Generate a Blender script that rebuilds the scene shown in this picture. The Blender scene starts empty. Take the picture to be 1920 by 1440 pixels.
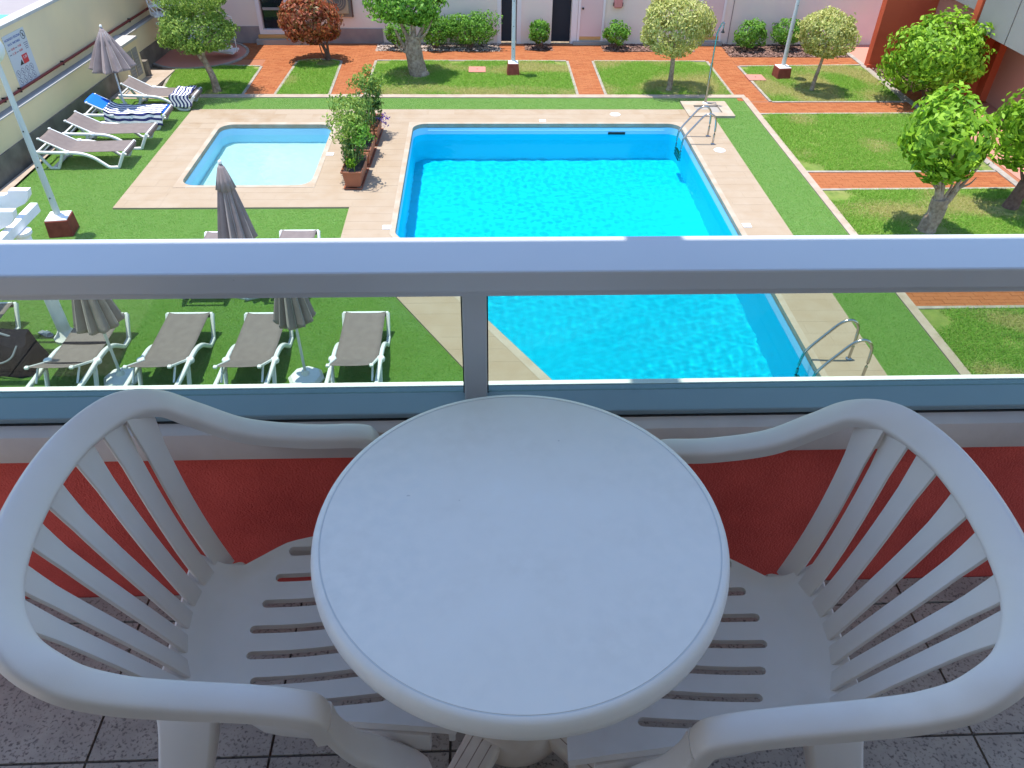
import bpy, bmesh, math, random
import numpy as np
from mathutils import Vector, Matrix
R_ = math.radians
sc = bpy.context.scene
col = sc.collection
random.seed(7)
rng = np.random.default_rng(11)

# ------------------------------------------------------------------ camera
CAMZ = 6.5
def cam_setup():
    cd = bpy.data.cameras.new('camera'); cd.sensor_width = 36; cd.lens = 1428.7/1920*36
    cd.clip_start = .05; cd.clip_end = 500
    co = bpy.data.objects.new('camera', cd); col.objects.link(co); sc.camera = co
    pi, ro, ya = R_(39.25), R_(1.02), R_(-2.8)
    m = Matrix.Rotation(ya, 3, 'Z') @ Matrix.Rotation(math.pi/2-pi, 3, 'X') @ Matrix.Rotation(ro, 3, 'Z')
    co.matrix_world = Matrix.Translation((0, 0, CAMZ)) @ m.to_4x4()
cam_setup()

# ------------------------------------------------------------------ world, sun, exposure
SUN = Vector((-.14, .06, 1)).normalized()          # towards the sun
w = bpy.data.worlds.new('World'); sc.world = w; w.use_nodes = True
nt = w.node_tree; nt.nodes.clear()
sk = nt.nodes.new('ShaderNodeTexSky'); sk.sky_type = 'NISHITA'; sk.sun_disc = False
sk.sun_elevation = math.asin(SUN.z); sk.sun_rotation = math.atan2(SUN.x, SUN.y)
sk.air_density = 1.0; sk.dust_density = .1; sk.ozone_density = 2.2
bg = nt.nodes.new('ShaderNodeBackground'); bg.inputs['Strength'].default_value = .15
wo = nt.nodes.new('ShaderNodeOutputWorld')
nt.links.new(sk.outputs[0], bg.inputs[0]); nt.links.new(bg.outputs[0], wo.inputs[0])
sl = bpy.data.lights.new('sun', 'SUN'); sl.energy = 2.9; sl.angle = R_(.53); sl.color = (1, .96, .9)
so = bpy.data.objects.new('sun', sl); col.objects.link(so)
so.rotation_euler = SUN.to_track_quat('Z', 'Y').to_euler(); so.location = (0, 0, 40)
sc.view_settings.view_transform = 'Standard'; sc.view_settings.look = 'None'
sc.view_settings.gamma = 1; sc.view_settings.use_curve_mapping = False
sc.view_settings.exposure = 1.36
sc.cycles.max_bounces = 12; sc.cycles.diffuse_bounces = 8; sc.cycles.transparent_max_bounces = 16
sc.cycles.use_denoising = True
sc.cycles.sample_clamp_indirect = 4

# ------------------------------------------------------------------ materials
MATS = {}
def mat(name, base, rough=.6, spec=.5, var=None, scale=4, bump=0, bscale=60, metal=0, sheen=0, sheen_tint=None,
        trans=0, island=None, detail=4, stretch=None, spots=None, coat=0):
    """procedural principled: var = second colour mixed by noise, island = second colour mixed per loose piece"""
    m = bpy.data.materials.new(name); m.use_nodes = True; MATS[name] = m
    t = m.node_tree; n = t.nodes; L = t.links
    b = n['Principled BSDF']; out = n['Material Output']
    b.inputs['Base Color'].default_value = (*base, 1); b.inputs['Roughness'].default_value = rough
    b.inputs['Specular IOR Level'].default_value = spec; b.inputs['Metallic'].default_value = metal
    if coat: b.inputs['Coat Weight'].default_value = coat; b.inputs['Coat Roughness'].default_value = .15
    if sheen:
        b.inputs['Sheen Weight'].default_value = sheen; b.inputs['Sheen Roughness'].default_value = .4
        if sheen_tint: b.inputs['Sheen Tint'].default_value = (*sheen_tint, 1)
    tc = n.new('ShaderNodeTexCoord'); mp = n.new('ShaderNodeMapping')
    L.new(tc.outputs['Object'], mp.inputs[0])
    if stretch: mp.inputs['Scale'].default_value = stretch
    src = None
    def mix(a, bcol, fac):
        x = n.new('ShaderNodeMix'); x.data_type = 'RGBA'
        if isinstance(a, tuple): x.inputs[6].default_value = (*a, 1)
        else: L.new(a, x.inputs[6])
        x.inputs[7].default_value = (*bcol, 1); L.new(fac, x.inputs[0]); return x.outputs[2]
    def ramp(o, lo, hi):
        r = n.new('ShaderNodeMapRange'); r.inputs[1].default_value = lo; r.inputs[2].default_value = hi
        L.new(o, r.inputs[0]); return r.outputs[0]
    cur = base
    if var:
        vs = var if isinstance(var, list) else [(var, scale)]
        for (c2, s2) in vs:
            no = n.new('ShaderNodeTexNoise'); no.inputs['Scale'].default_value = s2; no.inputs['Detail'].default_value = detail
            L.new(mp.outputs[0], no.inputs['Vector']); cur = mix(cur, c2, ramp(no.outputs[0], .35, .68))
    if spots:
        c2, s2, lo, hi = spots
        vo = n.new('ShaderNodeTexNoise'); vo.inputs['Scale'].default_value = s2; vo.inputs['Detail'].default_value = 1
        L.new(mp.outputs[0], vo.inputs['Vector']); cur = mix(cur, c2, ramp(vo.outputs[0], lo, hi))
    if island:
        for k, c2 in enumerate(island if isinstance(island, list) else [island]):
            g_ = n.new('ShaderNodeNewGeometry'); f = g_.outputs['Random Per Island']
            if k:
                ma = n.new('ShaderNodeMath'); ma.operation = 'MULTIPLY'; ma.inputs[1].default_value = 7.31*k; L.new(f, ma.inputs[0])
                fr = n.new('ShaderNodeMath'); fr.operation = 'FRACT'; L.new(ma.outputs[0], fr.inputs[0]); f = ramp(fr.outputs[0], .55, 1)
            cur = mix(cur, c2, f)
    if not isinstance(cur, tuple): L.new(cur, b.inputs['Base Color'])
    if bump:
        no = n.new('ShaderNodeTexNoise'); no.inputs['Scale'].default_value = bscale; no.inputs['Detail'].default_value = 5
        L.new(mp.outputs[0], no.inputs['Vector'])
        bu = n.new('ShaderNodeBump'); bu.inputs['Strength'].default_value = 1; bu.inputs['Distance'].default_value = bump
        L.new(no.outputs[0], bu.inputs['Height']); L.new(bu.outputs[0], b.inputs['Normal'])
    if trans:
        tr = n.new('ShaderNodeBsdfTranslucent')
        if isinstance(cur, tuple): tr.inputs[0].default_value = (*cur, 1)
        else: L.new(cur, tr.inputs[0])
        mx = n.new('ShaderNodeMixShader'); mx.inputs[0].default_value = trans
        L.new(b.outputs[0], mx.inputs[1]); L.new(tr.outputs[0], mx.inputs[2]); L.new(mx.outputs[0], out.inputs[0])
    return m

mat('plastic', (0.668, 0.617, 0.603), .40, .5, var=[((0.587, 0.538, 0.514), 3), ((0.619, 0.564, 0.537), 14)], bump=.00012, bscale=700)
mat('table_plastic', (0.820, 0.795, 0.779), .44, .5, var=[((0.700, 0.684, 0.674), 2.2), ((0.760, 0.723, 0.694), 7), ((0.800, 0.766, 0.741), 40)], bump=.00006, bscale=700,
    spots=((.35, .35, .36), 45, .80, .86))
mat('groove', (0.608, 0.621, 0.648), .6)
mat('base_plastic', (.72, .63, .54), .6, .4, var=(.60, .49, .41), scale=12)
mat('rib_line', (.30, .22, .17), .8)
mat('rail_paint', (.47, .48, .51), .38, .5, var=(.42, .43, .47), scale=1.6, spots=((.30, .30, .31), 90, .80, .86))
mat('rail_blue', (.20, .27, .31), .4, .5, var=(.17, .23, .27), scale=2, spots=((.6, .62, .62), 90, .84, .88))
mat('ledge_paint', (.60, .52, .50), .7, .3, var=(.48, .41, .40), scale=5, bump=.0008, bscale=40)
mat('red_stucco', (0.694, 0.100, 0.081), .85, .2, var=(0.560, 0.075, 0.062), scale=7, bump=.004, bscale=190)
mat('red_wall', (0.590, 0.111, 0.047), .85, .2, var=(0.496, 0.085, 0.038), scale=1.5, bump=.004, bscale=90)
mat('lit_wall_and_paving', (0.484, 0.211, 0.156), .85, .2)  # side walls: sunlight on the red put into the colour; plain tone on pavements
mat('gasket', (.02, .02, .02), .6)
mat('terrazzo', (.43, .375, .315), .55, .4, var=(.34, .295, .25), scale=18, spots=((.15, .125, .11), 150, .54, .72), bump=.0004, bscale=200)
mat('grout', (.10, .085, .075), .9)
mat('turf', (0.078, 0.193, 0.020), .9, .1, var=[((0.059, 0.166, 0.021), 1.3), ((0.094, 0.221, 0.038), 5), ((0.064, 0.166, 0.020), 45)], bump=.008, bscale=260,
    sheen=1.0, sheen_tint=(1.0, .95, .36))
mat('turf_fibre', (0.086, 0.260, 0.027), .7, .2, island=[(0.138, 0.347, 0.052), (0.207, 0.410, 0.105)], trans=.2)
mat('deck_tile', (0.327, 0.248, 0.169), .75, .3, var=[((0.350, 0.282, 0.208), 1.1), ((0.282, 0.197, 0.118), 2.6)], bump=.0012, bscale=60, island=(0.338, 0.262, 0.184))
mat('deck_joint', (0.325, 0.256, 0.178), .9)
mat('coping', (0.399, 0.339, 0.266), .7, .3, var=(0.339, 0.260, 0.181), scale=3)
mat('curb', (0.390, 0.312, 0.243), .8, .3, var=(0.325, 0.249, 0.183), scale=4, bump=.001)
mat('kerb_concrete', (0.343, 0.304, 0.257), .9, .2, var=(0.250, 0.218, 0.183), scale=6, bump=.002)
mat('brick_path', (0.293, 0.088, 0.028), .85, .25, var=[((0.314, 0.113, 0.044), 1.0), ((0.251, 0.068, 0.021), 7)], island=(0.329, 0.113, 0.040), bump=.001, bscale=120)
mat('path_joint', (0.299, 0.113, 0.054), .9)
mat('soil', (0.195, 0.133, 0.082), .95, .1, var=[((0.133, 0.086, 0.055), 6), ((0.312, 0.242, 0.156), 14)], bump=.01, bscale=50)
mat('mulch', (0.078, 0.043, 0.033), .95, .1, var=(0.133, 0.078, 0.058), scale=25, bump=.02, bscale=60)
mat('lawn_soil', (.17, .22, .05), .95, .1, var=[((.30, .26, .10), 1.5), ((.11, .17, .035), 6)], bump=.01, bscale=60)
mat('grass', (.15, .36, .03), .6, .25, island=[(.26, .47, .06), (.42, .52, .13)], trans=.45)
mat('grass_dry', (.36, .42, .09), .6, .25, island=[(.54, .50, .20), (.60, .50, .26)], trans=.45)
mat('bark', (0.345, 0.252, 0.172), .9, .2, var=[((0.478, 0.384, 0.286), 5), ((0.212, 0.146, 0.099), 14)], bump=.015, bscale=30)
mat('bark_dark', (.11, .06, .045), .9, .2, var=(.18, .11, .08), scale=14, bump=.01, bscale=30)
mat('leaf_ficus', (0.170, 0.300, 0.044), .55, .3, island=[(0.400, 0.520, 0.110), (0.100, 0.200, 0.030)], trans=.4)
mat('leaf_varieg', (0.486, 0.499, 0.135), .5, .4, island=[(0.702, 0.675, 0.270), (0.270, 0.365, 0.068)], trans=.4)
mat('leaf_red', (0.340, 0.076, 0.037), .4, .5, island=[(0.510, 0.170, 0.076), (0.170, 0.145, 0.034)], trans=.4)
mat('leaf_green', (0.116, 0.304, 0.029), .55, .3, island=[(0.252, 0.483, 0.063), (0.074, 0.189, 0.025)], trans=.4)
mat('leaf_bright', (0.217, 0.419, 0.022), .55, .3, island=[(0.388, 0.620, 0.054), (0.116, 0.264, 0.019)], trans=.4)
mat('leaf_dark', (0.054, 0.135, 0.032), .4, .5, island=[(0.126, 0.234, 0.036), (0.288, 0.342, 0.063)], trans=.4)
mat('leaf_dead', (.24, .11, .04), .7, .2, island=(.12, .06, .03))
mat('flower', (.20, .06, .42), .6, island=(.30, .10, .5))
mat('white_frame', (0.686, 0.695, 0.686), .4, .5, var=(0.635, 0.643, 0.635), scale=3)
mat('sling', (0.181, 0.148, 0.136), .75, .3, var=(0.158, 0.127, 0.118), scale=9, bump=.0006, bscale=500)
mat('parasol', (0.292, 0.232, 0.221), .85, .2, var=(0.222, 0.178, 0.174), scale=4, sheen=.2)
mat('parasol_trim', (0.484, 0.452, 0.437), .8, .2)
mat('pole_white', (0.562, 0.577, 0.562), .4, .5)
mat('steel', (0.446, 0.432, 0.410), .18, .5, metal=1)
mat('pot', (0.359, 0.129, 0.066), .65, .35, var=(0.312, 0.109, 0.055), scale=6)
mat('pot_soil', (.05, .035, .025), .95)
mat('cream_wall', (0.736, 0.591, 0.362), .85, .2, var=[((0.655, 0.531, 0.345), .9), ((0.803, 0.628, 0.366), .5)], bump=.002, bscale=40)
mat('plinth_dark', (.135, .115, .095), .9, .2, var=(.21, .18, .145), scale=3, bump=.004, bscale=30)
mat('white_cap', (0.492, 0.473, 0.442), .8, .2, var=(0.429, 0.404, 0.379), scale=3)
mat('ledge_grey', (0.312, 0.289, 0.273), .85, .2, var=(0.257, 0.242, 0.234), scale=4)
mat('pipe_red', (.17, .022, .018), .5, .4)
mat('facade_pink', (0.840, 0.619, 0.550), .85, .2, var=[((0.750, 0.576, 0.522), 1.1), ((0.788, 0.645, 0.509), .6)], bump=.002, bscale=40)
mat('facade_plinth', (.30, .235, .215), .8, .3, var=(.24, .19, .185), scale=3)
mat('door_pink', (0.695, 0.485, 0.452), .55, .4)
mat('door_frame', (0.764, 0.655, 0.623), .6, .4)
mat('dark_glass', (.012, .016, .022), .06, .6)
mat('dark_room', (.02, .022, .03), .8)
mat('orange_sill', (.60, .30, .10), .7)
mat('lamp_base_red', (0.257, 0.058, 0.039), .75, .3, var=(0.195, 0.039, 0.027), scale=8, bump=.003, bscale=40)
mat('white_paint', (.80, .79, .77), .7, .3, var=(.72, .71, .69), scale=4)
mat('concrete', (0.281, 0.257, 0.226), .9, .2, var=[((0.211, 0.191, 0.172), 1.2), ((0.328, 0.304, 0.273), .6)], bump=.002, bscale=40)
mat('hotel_render', (0.347, 0.310, 0.260), .8, .2, var=(0.310, 0.279, 0.236), scale=2, bump=.002, bscale=40)
mat('white_wall', (.78, .76, .73), .8, .2)
mat('manhole_pink', (0.452, 0.187, 0.148), .8, .3)
mat('navy_cloth', (.006, .007, .014), 1.0, .05, var=(.010, .011, .018), scale=12, bump=.004, bscale=20)
mat('grey_cloth', (.20, .22, .25), .9, .2)
mat('orange_item', (.45, .15, .06), .6, .3)
mat('blue_towel', (0.012, 0.148, 0.663), .85, .2, bump=.002, bscale=300)
mat('pool_main', (.23, .55, .68), .5, .3, var=(.21, .51, .65), scale=.8)
mat('pool_kids', (0.589, 0.644, 0.603), .5, .3, var=(0.546, 0.621, 0.595), scale=1.2)
mat('pool_wall', (.38, .68, .86), .5, .3)
mat('black', (.015, .015, .015), .6)
mat('sign_white', (0.515, 0.523, 0.530), .6)
mat('ink_blue', (.035, .08, .32), .6); mat('ink_red', (.55, .03, .03), .6); mat('ink_grey', (.16, .15, .20), .6); mat('ink_white', (.8, .8, .8), .6)
mat('terrace_floor', (0.296, 0.263, 0.258), .8, .2, var=(0.263, 0.234, 0.234), scale=1.5)
mat('ac_beige', (.46, .33, .20), .6)
mat('hose_pink', (.60, .22, .20), .5)

def stripe_mat():
    m = bpy.data.materials.new('striped_towel'); m.use_nodes = True; MATS['striped_towel'] = m
    t = m.node_tree; n = t.nodes; L = t.links; b = n['Principled BSDF']
    uv = n.new('ShaderNodeUVMap'); sp = n.new('ShaderNodeSeparateXYZ'); L.new(uv.outputs[0], sp.inputs[0])
    ma = n.new('ShaderNodeMath'); ma.operation = 'FRACT'; L.new(sp.outputs[0], ma.inputs[0])
    gt = n.new('ShaderNodeMath'); gt.operation = 'GREATER_THAN'; gt.inputs[1].default_value = .5; L.new(ma.outputs[0], gt.inputs[0])
    mx = n.new('ShaderNodeMix'); mx.data_type = 'RGBA'; L.new(gt.outputs[0], mx.inputs[0])
    mx.inputs[6].default_value = (.025, .03, .13, 1); mx.inputs[7].default_value = (.80, .79, .78, 1)
    L.new(mx.outputs[2], b.inputs['Base Color']); b.inputs['Roughness'].default_value = .95
    no = n.new('ShaderNodeTexNoise'); no.inputs['Scale'].default_value = 250
    bu = n.new('ShaderNodeBump'); bu.inputs['Distance'].default_value = .003; L.new(no.outputs[0], bu.inputs['Height']); L.new(bu.outputs[0], b.inputs['Normal'])
stripe_mat()

def glass_mat():
    m = bpy.data.materials.new('pane_glass'); m.use_nodes = True; MATS['pane_glass'] = m
    t = m.node_tree; n = t.nodes; L = t.links; n.remove(n['Principled BSDF']); out = n['Material Output']
    tr = n.new('ShaderNodeBsdfTransparent'); tr.inputs[0].default_value = (.77, .83, .77, 1)
    gl = n.new('ShaderNodeBsdfGlossy'); gl.inputs['Roughness'].default_value = .01
    lw_ = n.new('ShaderNodeLayerWeight'); pw_ = n.new('ShaderNodeMath'); pw_.operation = 'POWER'; pw_.inputs[1].default_value = 5; L.new(lw_.outputs['Facing'], pw_.inputs[0])
    fr = n.new('ShaderNodeMath'); fr.operation = 'MULTIPLY_ADD'; fr.inputs[1].default_value = .96; fr.inputs[2].default_value = .03; L.new(pw_.outputs[0], fr.inputs[0])
    mx = n.new('ShaderNodeMixShader'); L.new(fr.outputs[0], mx.inputs[0]); L.new(tr.outputs[0], mx.inputs[1]); L.new(gl.outputs[0], mx.inputs[2])
    L.new(mx.outputs[0], out.inputs[0])
glass_mat()

def water_mat(name, tint):
    m = bpy.data.materials.new(name); m.use_nodes = True; MATS[name] = m
    t = m.node_tree; n = t.nodes; n.remove(n['Principled BSDF'])
    gl = n.new('ShaderNodeBsdfGlass'); gl.inputs['IOR'].default_value = 1.33; gl.inputs['Roughness'].default_value = 0
    gl.inputs['Color'].default_value = (*tint, 1); t.links.new(gl.outputs[0], n['Material Output'].inputs[0])
water_mat('water_main', (.12, .97, .985))
water_mat('water_kids', (.84, 1.0, .99))

# ------------------------------------------------------------------ mesh helpers
class MB:
    def __init__(s): s.v = []; s.f = []; s.uv = None
    def add(s, vs, fs):
        o = len(s.v); s.v += [tuple(v) for v in vs]; s.f += [tuple(i+o for i in f) for f in fs]; return s
    def box(s, c, d, rz=0, taper=1.0):
        x, y, z = d[0]/2, d[1]/2, d[2]/2; vs = []
        cs, sn = math.cos(rz), math.sin(rz)
        for sz in (-1, 1):
            k = taper if sz > 0 else 1
            for sx, sy in ((-1, -1), (1, -1), (1, 1), (-1, 1)):
                px, py = sx*x*k, sy*y*k
                vs.append((c[0]+px*cs-py*sn, c[1]+px*sn+py*cs, c[2]+sz*z))
        return s.add(vs, [(3, 2, 1, 0), (4, 5, 6, 7), (0, 1, 5, 4), (1, 2, 6, 5), (2, 3, 7, 6), (3, 0, 4, 7)])
    def bx(s, x0, x1, y0, y1, z0, z1): return s.box(((x0+x1)/2, (y0+y1)/2, (z0+z1)/2), (x1-x0, y1-y0, z1-z0))
    def sweep(s, pts, prof, ups, caps=True):
        """prof(i) -> list of (b, n) offsets; ups(i) -> normal hint"""
        P = [Vector(p) for p in pts]; n = len(P); rings = []
        for i in range(n):
            t = (P[min(i+1, n-1)]-P[max(i-1, 0)]).normalized()
            u = Vector(ups(i) if callable(ups) else ups); b = u.cross(t)
            if b.length < 1e-5: b = Vector((1, 0, 0)).cross(t)
            b.normalize(); nn = t.cross(b).normalized()
            rings.append([P[i]+b*q[0]+nn*q[1] for q in (prof(i) if callable(prof) else prof)])
        k = len(rings[0]); vs = [v for r in rings for v in r]; fs = []
        for i in range(n-1):
            for j in range(k):
                a = i*k+j; b2 = i*k+(j+1) % k; fs.append((a, b2, b2+k, a+k))
        if caps: fs.append(tuple(range(k-1, -1, -1))); fs.append(tuple((n-1)*k+j for j in range(k)))
        return s.add(vs, fs)
    def tube(s, pts, r, k=8, caps=True):
        rr = r if isinstance(r, (list, tuple)) else [r]*len(pts)
        P = [Vector(p) for p in pts]; d = (P[-1]-P[0]); up = (0, 0, 1) if abs(d.normalized().z) < .9 else (0, 1, 0)
        return s.sweep(pts, lambda i: [(rr[i]*math.cos(a), rr[i]*math.sin(a)) for a in [2*math.pi*j/k for j in range(k)]], up, caps)
    def lathe(s, prof, k=24, c=(0, 0, 0), mod=None):
        vs = []; fs = []; n = len(prof)
        for i, (r, z) in enumerate(prof):
            for j in range(k):
                a = 2*math.pi*j/k; q = r*(mod(i, a) if mod else 1)
                vs.append((c[0]+q*math.cos(a), c[1]+q*math.sin(a), c[2]+z))
        for i in range(n-1):
            for j in range(k):
                a = i*k+j; b = i*k+(j+1) % k; fs.append((a, b, b+k, a+k))
        fs.append(tuple(range(k-1, -1, -1))); fs.append(tuple((n-1)*k+j for j in range(k)))
        return s.add(vs, fs)
    def prism(s, poly, z0, z1):
        k = len(poly); vs = [(p[0], p[1], z0) for p in poly]+[(p[0], p[1], z1) for p in poly]
        return s.add(vs, [tuple(range(k-1, -1, -1)), tuple(range(k, 2*k))]+[(i, (i+1) % k, k+(i+1) % k, k+i) for i in range(k)])
    def sheet(s, poly, z): return s.add([(p[0], p[1], z) for p in poly], [tuple(range(len(poly)))])
    def mesh(s, name, m, smooth=None):
        me = bpy.data.meshes.new(name); me.from_pydata(s.v, [], s.f)
        me.materials.append(MATS[m]); me.validate(); me.update()
        if smooth: 
            me.polygons.foreach_set('use_smooth', [True]*len(me.polygons)); me.set_sharp_from_angle(angle=R_(smooth))
        return me
    def build(s, name, m, parent=None, smooth=None, bevel=0, loc=None, rz=0):
        o = bpy.data.objects.new(name, s.mesh(name, m, smooth)); col.objects.link(o)
        if parent: o.parent = parent
        if loc: o.location = loc
        if rz: o.rotation_euler.z = rz
        if bevel:
            b = o.modifiers.new('bevel', 'BEVEL'); b.width = bevel; b.segments = 2; b.limit_method = 'ANGLE'; b.angle_limit = R_(40)
        return o
def rrect(w_, t_, r=None, k=3):
    r = min(w_, t_)/2*.98 if r is None else r; out = []
    for cx, cy, a0 in ((w_/2-r, t_/2-r, 0), (-w_/2+r, t_/2-r, 90), (-w_/2+r, -t_/2+r, 180), (w_/2-r, -t_/2+r, 270)):
        for j in range(k+1): a = R_(a0+90*j/k); out.append((cx+r*math.cos(a), cy+r*math.sin(a)))
    return out
def crom(P, n=6):
    P = [Vector(p) for p in P]; P = [2*P[0]-P[1]]+P+[2*P[-1]-P[-2]]; out = []
    for i in range(1, len(P)-2):
        a, b, c, d = P[i-1:i+3]
        for j in range(n):
            t = j/n; out.append(.5*(2*b+(c-a)*t+(2*a-5*b+4*c-d)*t*t+(3*b-a-3*c+d)*t**3))
    out.append(P[-2]); return out
def empty(name, loc=(0, 0, 0), rz=0):
    o = bpy.data.objects.new(name, None); o.empty_display_size = .1; col.objects.link(o); o.location = loc; o.rotation_euler.z = rz; return o
def tag(o, label, cat, group=None):
    o['label'] = label; o['category'] = cat
    if group: o['group'] = group
    return o
def struct(o): o['kind'] = 'structure'; return o
def stuff(o): o['kind'] = 'stuff'; return o
def copy_tree(o, parent=None):
    c = o.copy(); col.objects.link(c); c.parent = parent
    for ch in list(o.children): copy_tree(ch, c)
    return c
def np_mesh(name, V, F, m):
    """V (n,3), F (m,k) numpy"""
    me = bpy.data.meshes.new(name); k = F.shape[1]
    me.vertices.add(len(V)); me.vertices.foreach_set('co', V.astype(np.float32).ravel())
    me.loops.add(F.size); me.loops.foreach_set('vertex_index', F.astype(np.int32).ravel())
    me.polygons.add(len(F)); me.polygons.foreach_set('loop_start', np.arange(0, F.size, k, dtype=np.int32))
    me.materials.append(MATS[m]); me.update(calc_edges=True); return me
def clip(poly, planes):
    for (a, b, c) in planes:                       # keep a*x+b*y<=c
        out = []
        for i in range(len(poly)):
            p, q = poly[i], poly[(i+1) % len(poly)]
            dp, dq = a*p[0]+b*p[1]-c, a*q[0]+b*q[1]-c
            if dp <= 1e-9: out.append(p)
            if (dp < -1e-9 and dq > 1e-9) or (dp > 1e-9 and dq < -1e-9):
                t = dp/(dp-dq); out.append((p[0]+t*(q[0]-p[0]), p[1]+t*(q[1]-p[1])))
        poly = out
        if len(poly) < 3: return []
    return poly
def planes_of(poly):                               # ccw convex
    out = []
    for i in range(len(poly)):
        p, q = poly[i], poly[(i+1) % len(poly)]; nx, ny = q[1]-p[1], p[0]-q[0]; out.append((nx, ny, nx*p[0]+ny*p[1]))
    return out
def rect(x0, x1, y0, y1): return [(x0, y0), (x1, y0), (x1, y1), (x0, y1)]
def area(p): return .5*abs(sum(p[i][0]*p[(i+1) % len(p)][1]-p[(i+1) % len(p)][0]*p[i][1] for i in range(len(p))))
def inset(poly, d):
    return clip(poly, [(a/math.hypot(a, b), b/math.hypot(a, b), c/math.hypot(a, b)-d) for a, b, c in planes_of(poly)])

# ================================================================== GROUND
DIR = (.507, -.862)
def xdiag_deck(y): return -2.45+(11.99-y)*.588
def xdiag_pool(y): return -1.52+(12.15-y)*.588
YN = 5.6                                            # near end of the pool
g = MB()
xs = [-200, -9.4, -5.95, -3.23, -1.62, 4.73, 11, 200]; ys = [-60, 5.4, 14.03, 17.48, 24, 300]
for i in range(len(xs)-1):
    for j in range(len(ys)-1):
        x0, x1, y0, y1 = xs[i], xs[i+1], ys[j], ys[j+1]
        if (x0, x1) == (-1.62, 4.73) and y0 >= 5.4 and y1 <= 17.48: continue
        if (x0, x1) == (-5.95, -3.23) and (y0, y1) == (14.03, 17.48): continue
        g.sheet(rect(x0, x1, y0, y1), -.045)
struct(g.build('ground', 'soil'))

# artificial turf
tf = MB()
for p in (rect(-9.05, -6.72, 4.0, 19.2), rect(-6.72, 6.6, 18.29, 19.2), rect(5.52, 6.6, 4.0, 18.29), rect(-6.72, -2.4, 11.9, 13.22),
          [(-6.72, 4.0), (xdiag_deck(4.0)+.06, 4.0), (-2.39, 11.9), (-6.72, 11.9)]):
    tf.sheet(p, 0)
turf_o = struct(tf.build('artificial_turf', 'turf'))

# pool deck: slab + single tiles
regs = [rect(-6.78, 5.56, 17.48, 18.33), rect(-6.78, -5.95, 13.18, 17.48), rect(-5.95, -3.23, 13.18, 14.03), rect(-3.23, -1.62, 13.18, 17.48),
        [(-2.45, 13.18), (-2.45, 12.1), (-1.62, 12.1), (-1.62, 13.18)],
        [(-2.45, 12.1), (-2.45, 11.99), (xdiag_deck(YN-.2), YN-.2), (xdiag_pool(YN-.2)-.116, YN-.2), (-1.62, 12.12)],
        rect(4.73, 5.56, 5.2, 17.48)]
deck = MB()
for r in regs: deck.prism(r, -.04, .0290)
deck = struct(deck.build('pool_deck', 'deck_joint'))
tiles = []
TX, TY = .60, .30
for r in regs:
    pl = planes_of(r); X = [p[0] for p in r]; Yv = [p[1] for p in r]
    for j in range(int(math.floor(min(Yv)/TY)), int(math.ceil(max(Yv)/TY))):
        off = (j % 2)*TX/2
        for i in range(int(math.floor((min(X)-off)/TX)), int(math.ceil((max(X)-off)/TX))):
            x0, y0 = i*TX+off, j*TY
            q = clip(rect(x0, x0+TX, y0, y0+TY), pl)
            if q and area(q) > .008:
                q = inset(q, .0025)
                if q and area(q) > .004: tiles.append(q)
tiles.sort(key=lambda q: (q[0][0]-0)**2+q[0][1]**2)
rest = MB()
for i, q in enumerate(tiles):
    z = .0305+random.uniform(-.0008, .0008)
    if i < 300: MB().prism(q, .0292, z).build('tile', 'deck_tile', deck)
    else: rest.prism(q, .0292, z)
if rest.v: stuff(rest.build('tile', 'deck_tile', deck))

# coping rings and pool basins -------------------------------------------------
def rounded(poly, r, k=6):
    out = []; n = len(poly)
    for i in range(n):
        p0, p, p1 = Vector(poly[i-1]), Vector(poly[i]), Vector(poly[(i+1) % n])
        d0, d1 = (p0-p).normalized(), (p1-p).normalized(); ang = d0.angle(d1); L_ = r/math.tan(ang/2)
        c = p+(d0+d1).normalized()*(r/math.sin(ang/2)); a, b = p+d0*L_-c, p+d1*L_-c
        t0 = math.atan2(a.y, a.x); t1 = math.atan2(b.y, b.x); dt = (t1-t0+math.pi) % (2*math.pi)-math.pi
        out += [(c.x+r*math.cos(t0+dt*j/k), c.y+r*math.sin(t0+dt*j/k)) for j in range(k+1)]
    return out
def expand_poly(inner, outer_of, ztop): pass
MAIN = [(xdiag_pool(YN), YN), (4.63, YN), (4.63, 17.38), (-1.52, 17.38), (-1.52, 12.15)]
MAINX = [(xdiag_pool(YN)-.12, YN-.1), (4.73, YN-.1), (4.73, 17.48), (-1.62, 17.48), (-1.62, 12.12)]
KIDS = rect(-5.85, -3.33, 14.13, 17.34); KIDSX = rect(-5.95, -3.23, 14.03, 17.48)
def coping(parent, poly, polyx, r):
    inn = rounded(poly, r); k = len(inn)//len(poly)
    n = len(poly); m = MB(); zt = .034
    for i in range(n):
        seg = inn[i*k:(i+1)*k]; nxt = inn[((i+1) % n)*k]; X = polyx[i]; X1 = polyx[(i+1) % n]
        top = [(p[0], p[1], zt) for p in seg]
        # corner fan
        o = len(m.v); m.add(top+[(X[0], X[1], zt)], [(j+1, j, k) for j in range(k-1)])
        m.add([(seg[-1][0], seg[-1][1], zt), (nxt[0], nxt[1], zt), (X1[0], X1[1], zt), (X[0], X[1], zt)], [(3, 2, 1, 0)][::1])
    lip = len(m.v)
    vs = []; fs = []; K = len(inn)
    for (x, y) in inn: vs += [(x, y, zt), (x, y, -.06)]
    for i in range(K): a = 2*i; b = 2*((i+1) % K); fs.append((a, b, b+1, a+1))
    m.add(vs, fs)
    o = m.build('coping', 'coping', parent)
    bm = bmesh.new(); bm.from_mesh(o.data); bmesh.ops.remove_doubles(bm, verts=bm.verts, dist=1e-5); bmesh.ops.recalc_face_normals(bm, faces=bm.faces)
    bm.to_mesh(o.data); bm.free(); return inn
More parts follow.
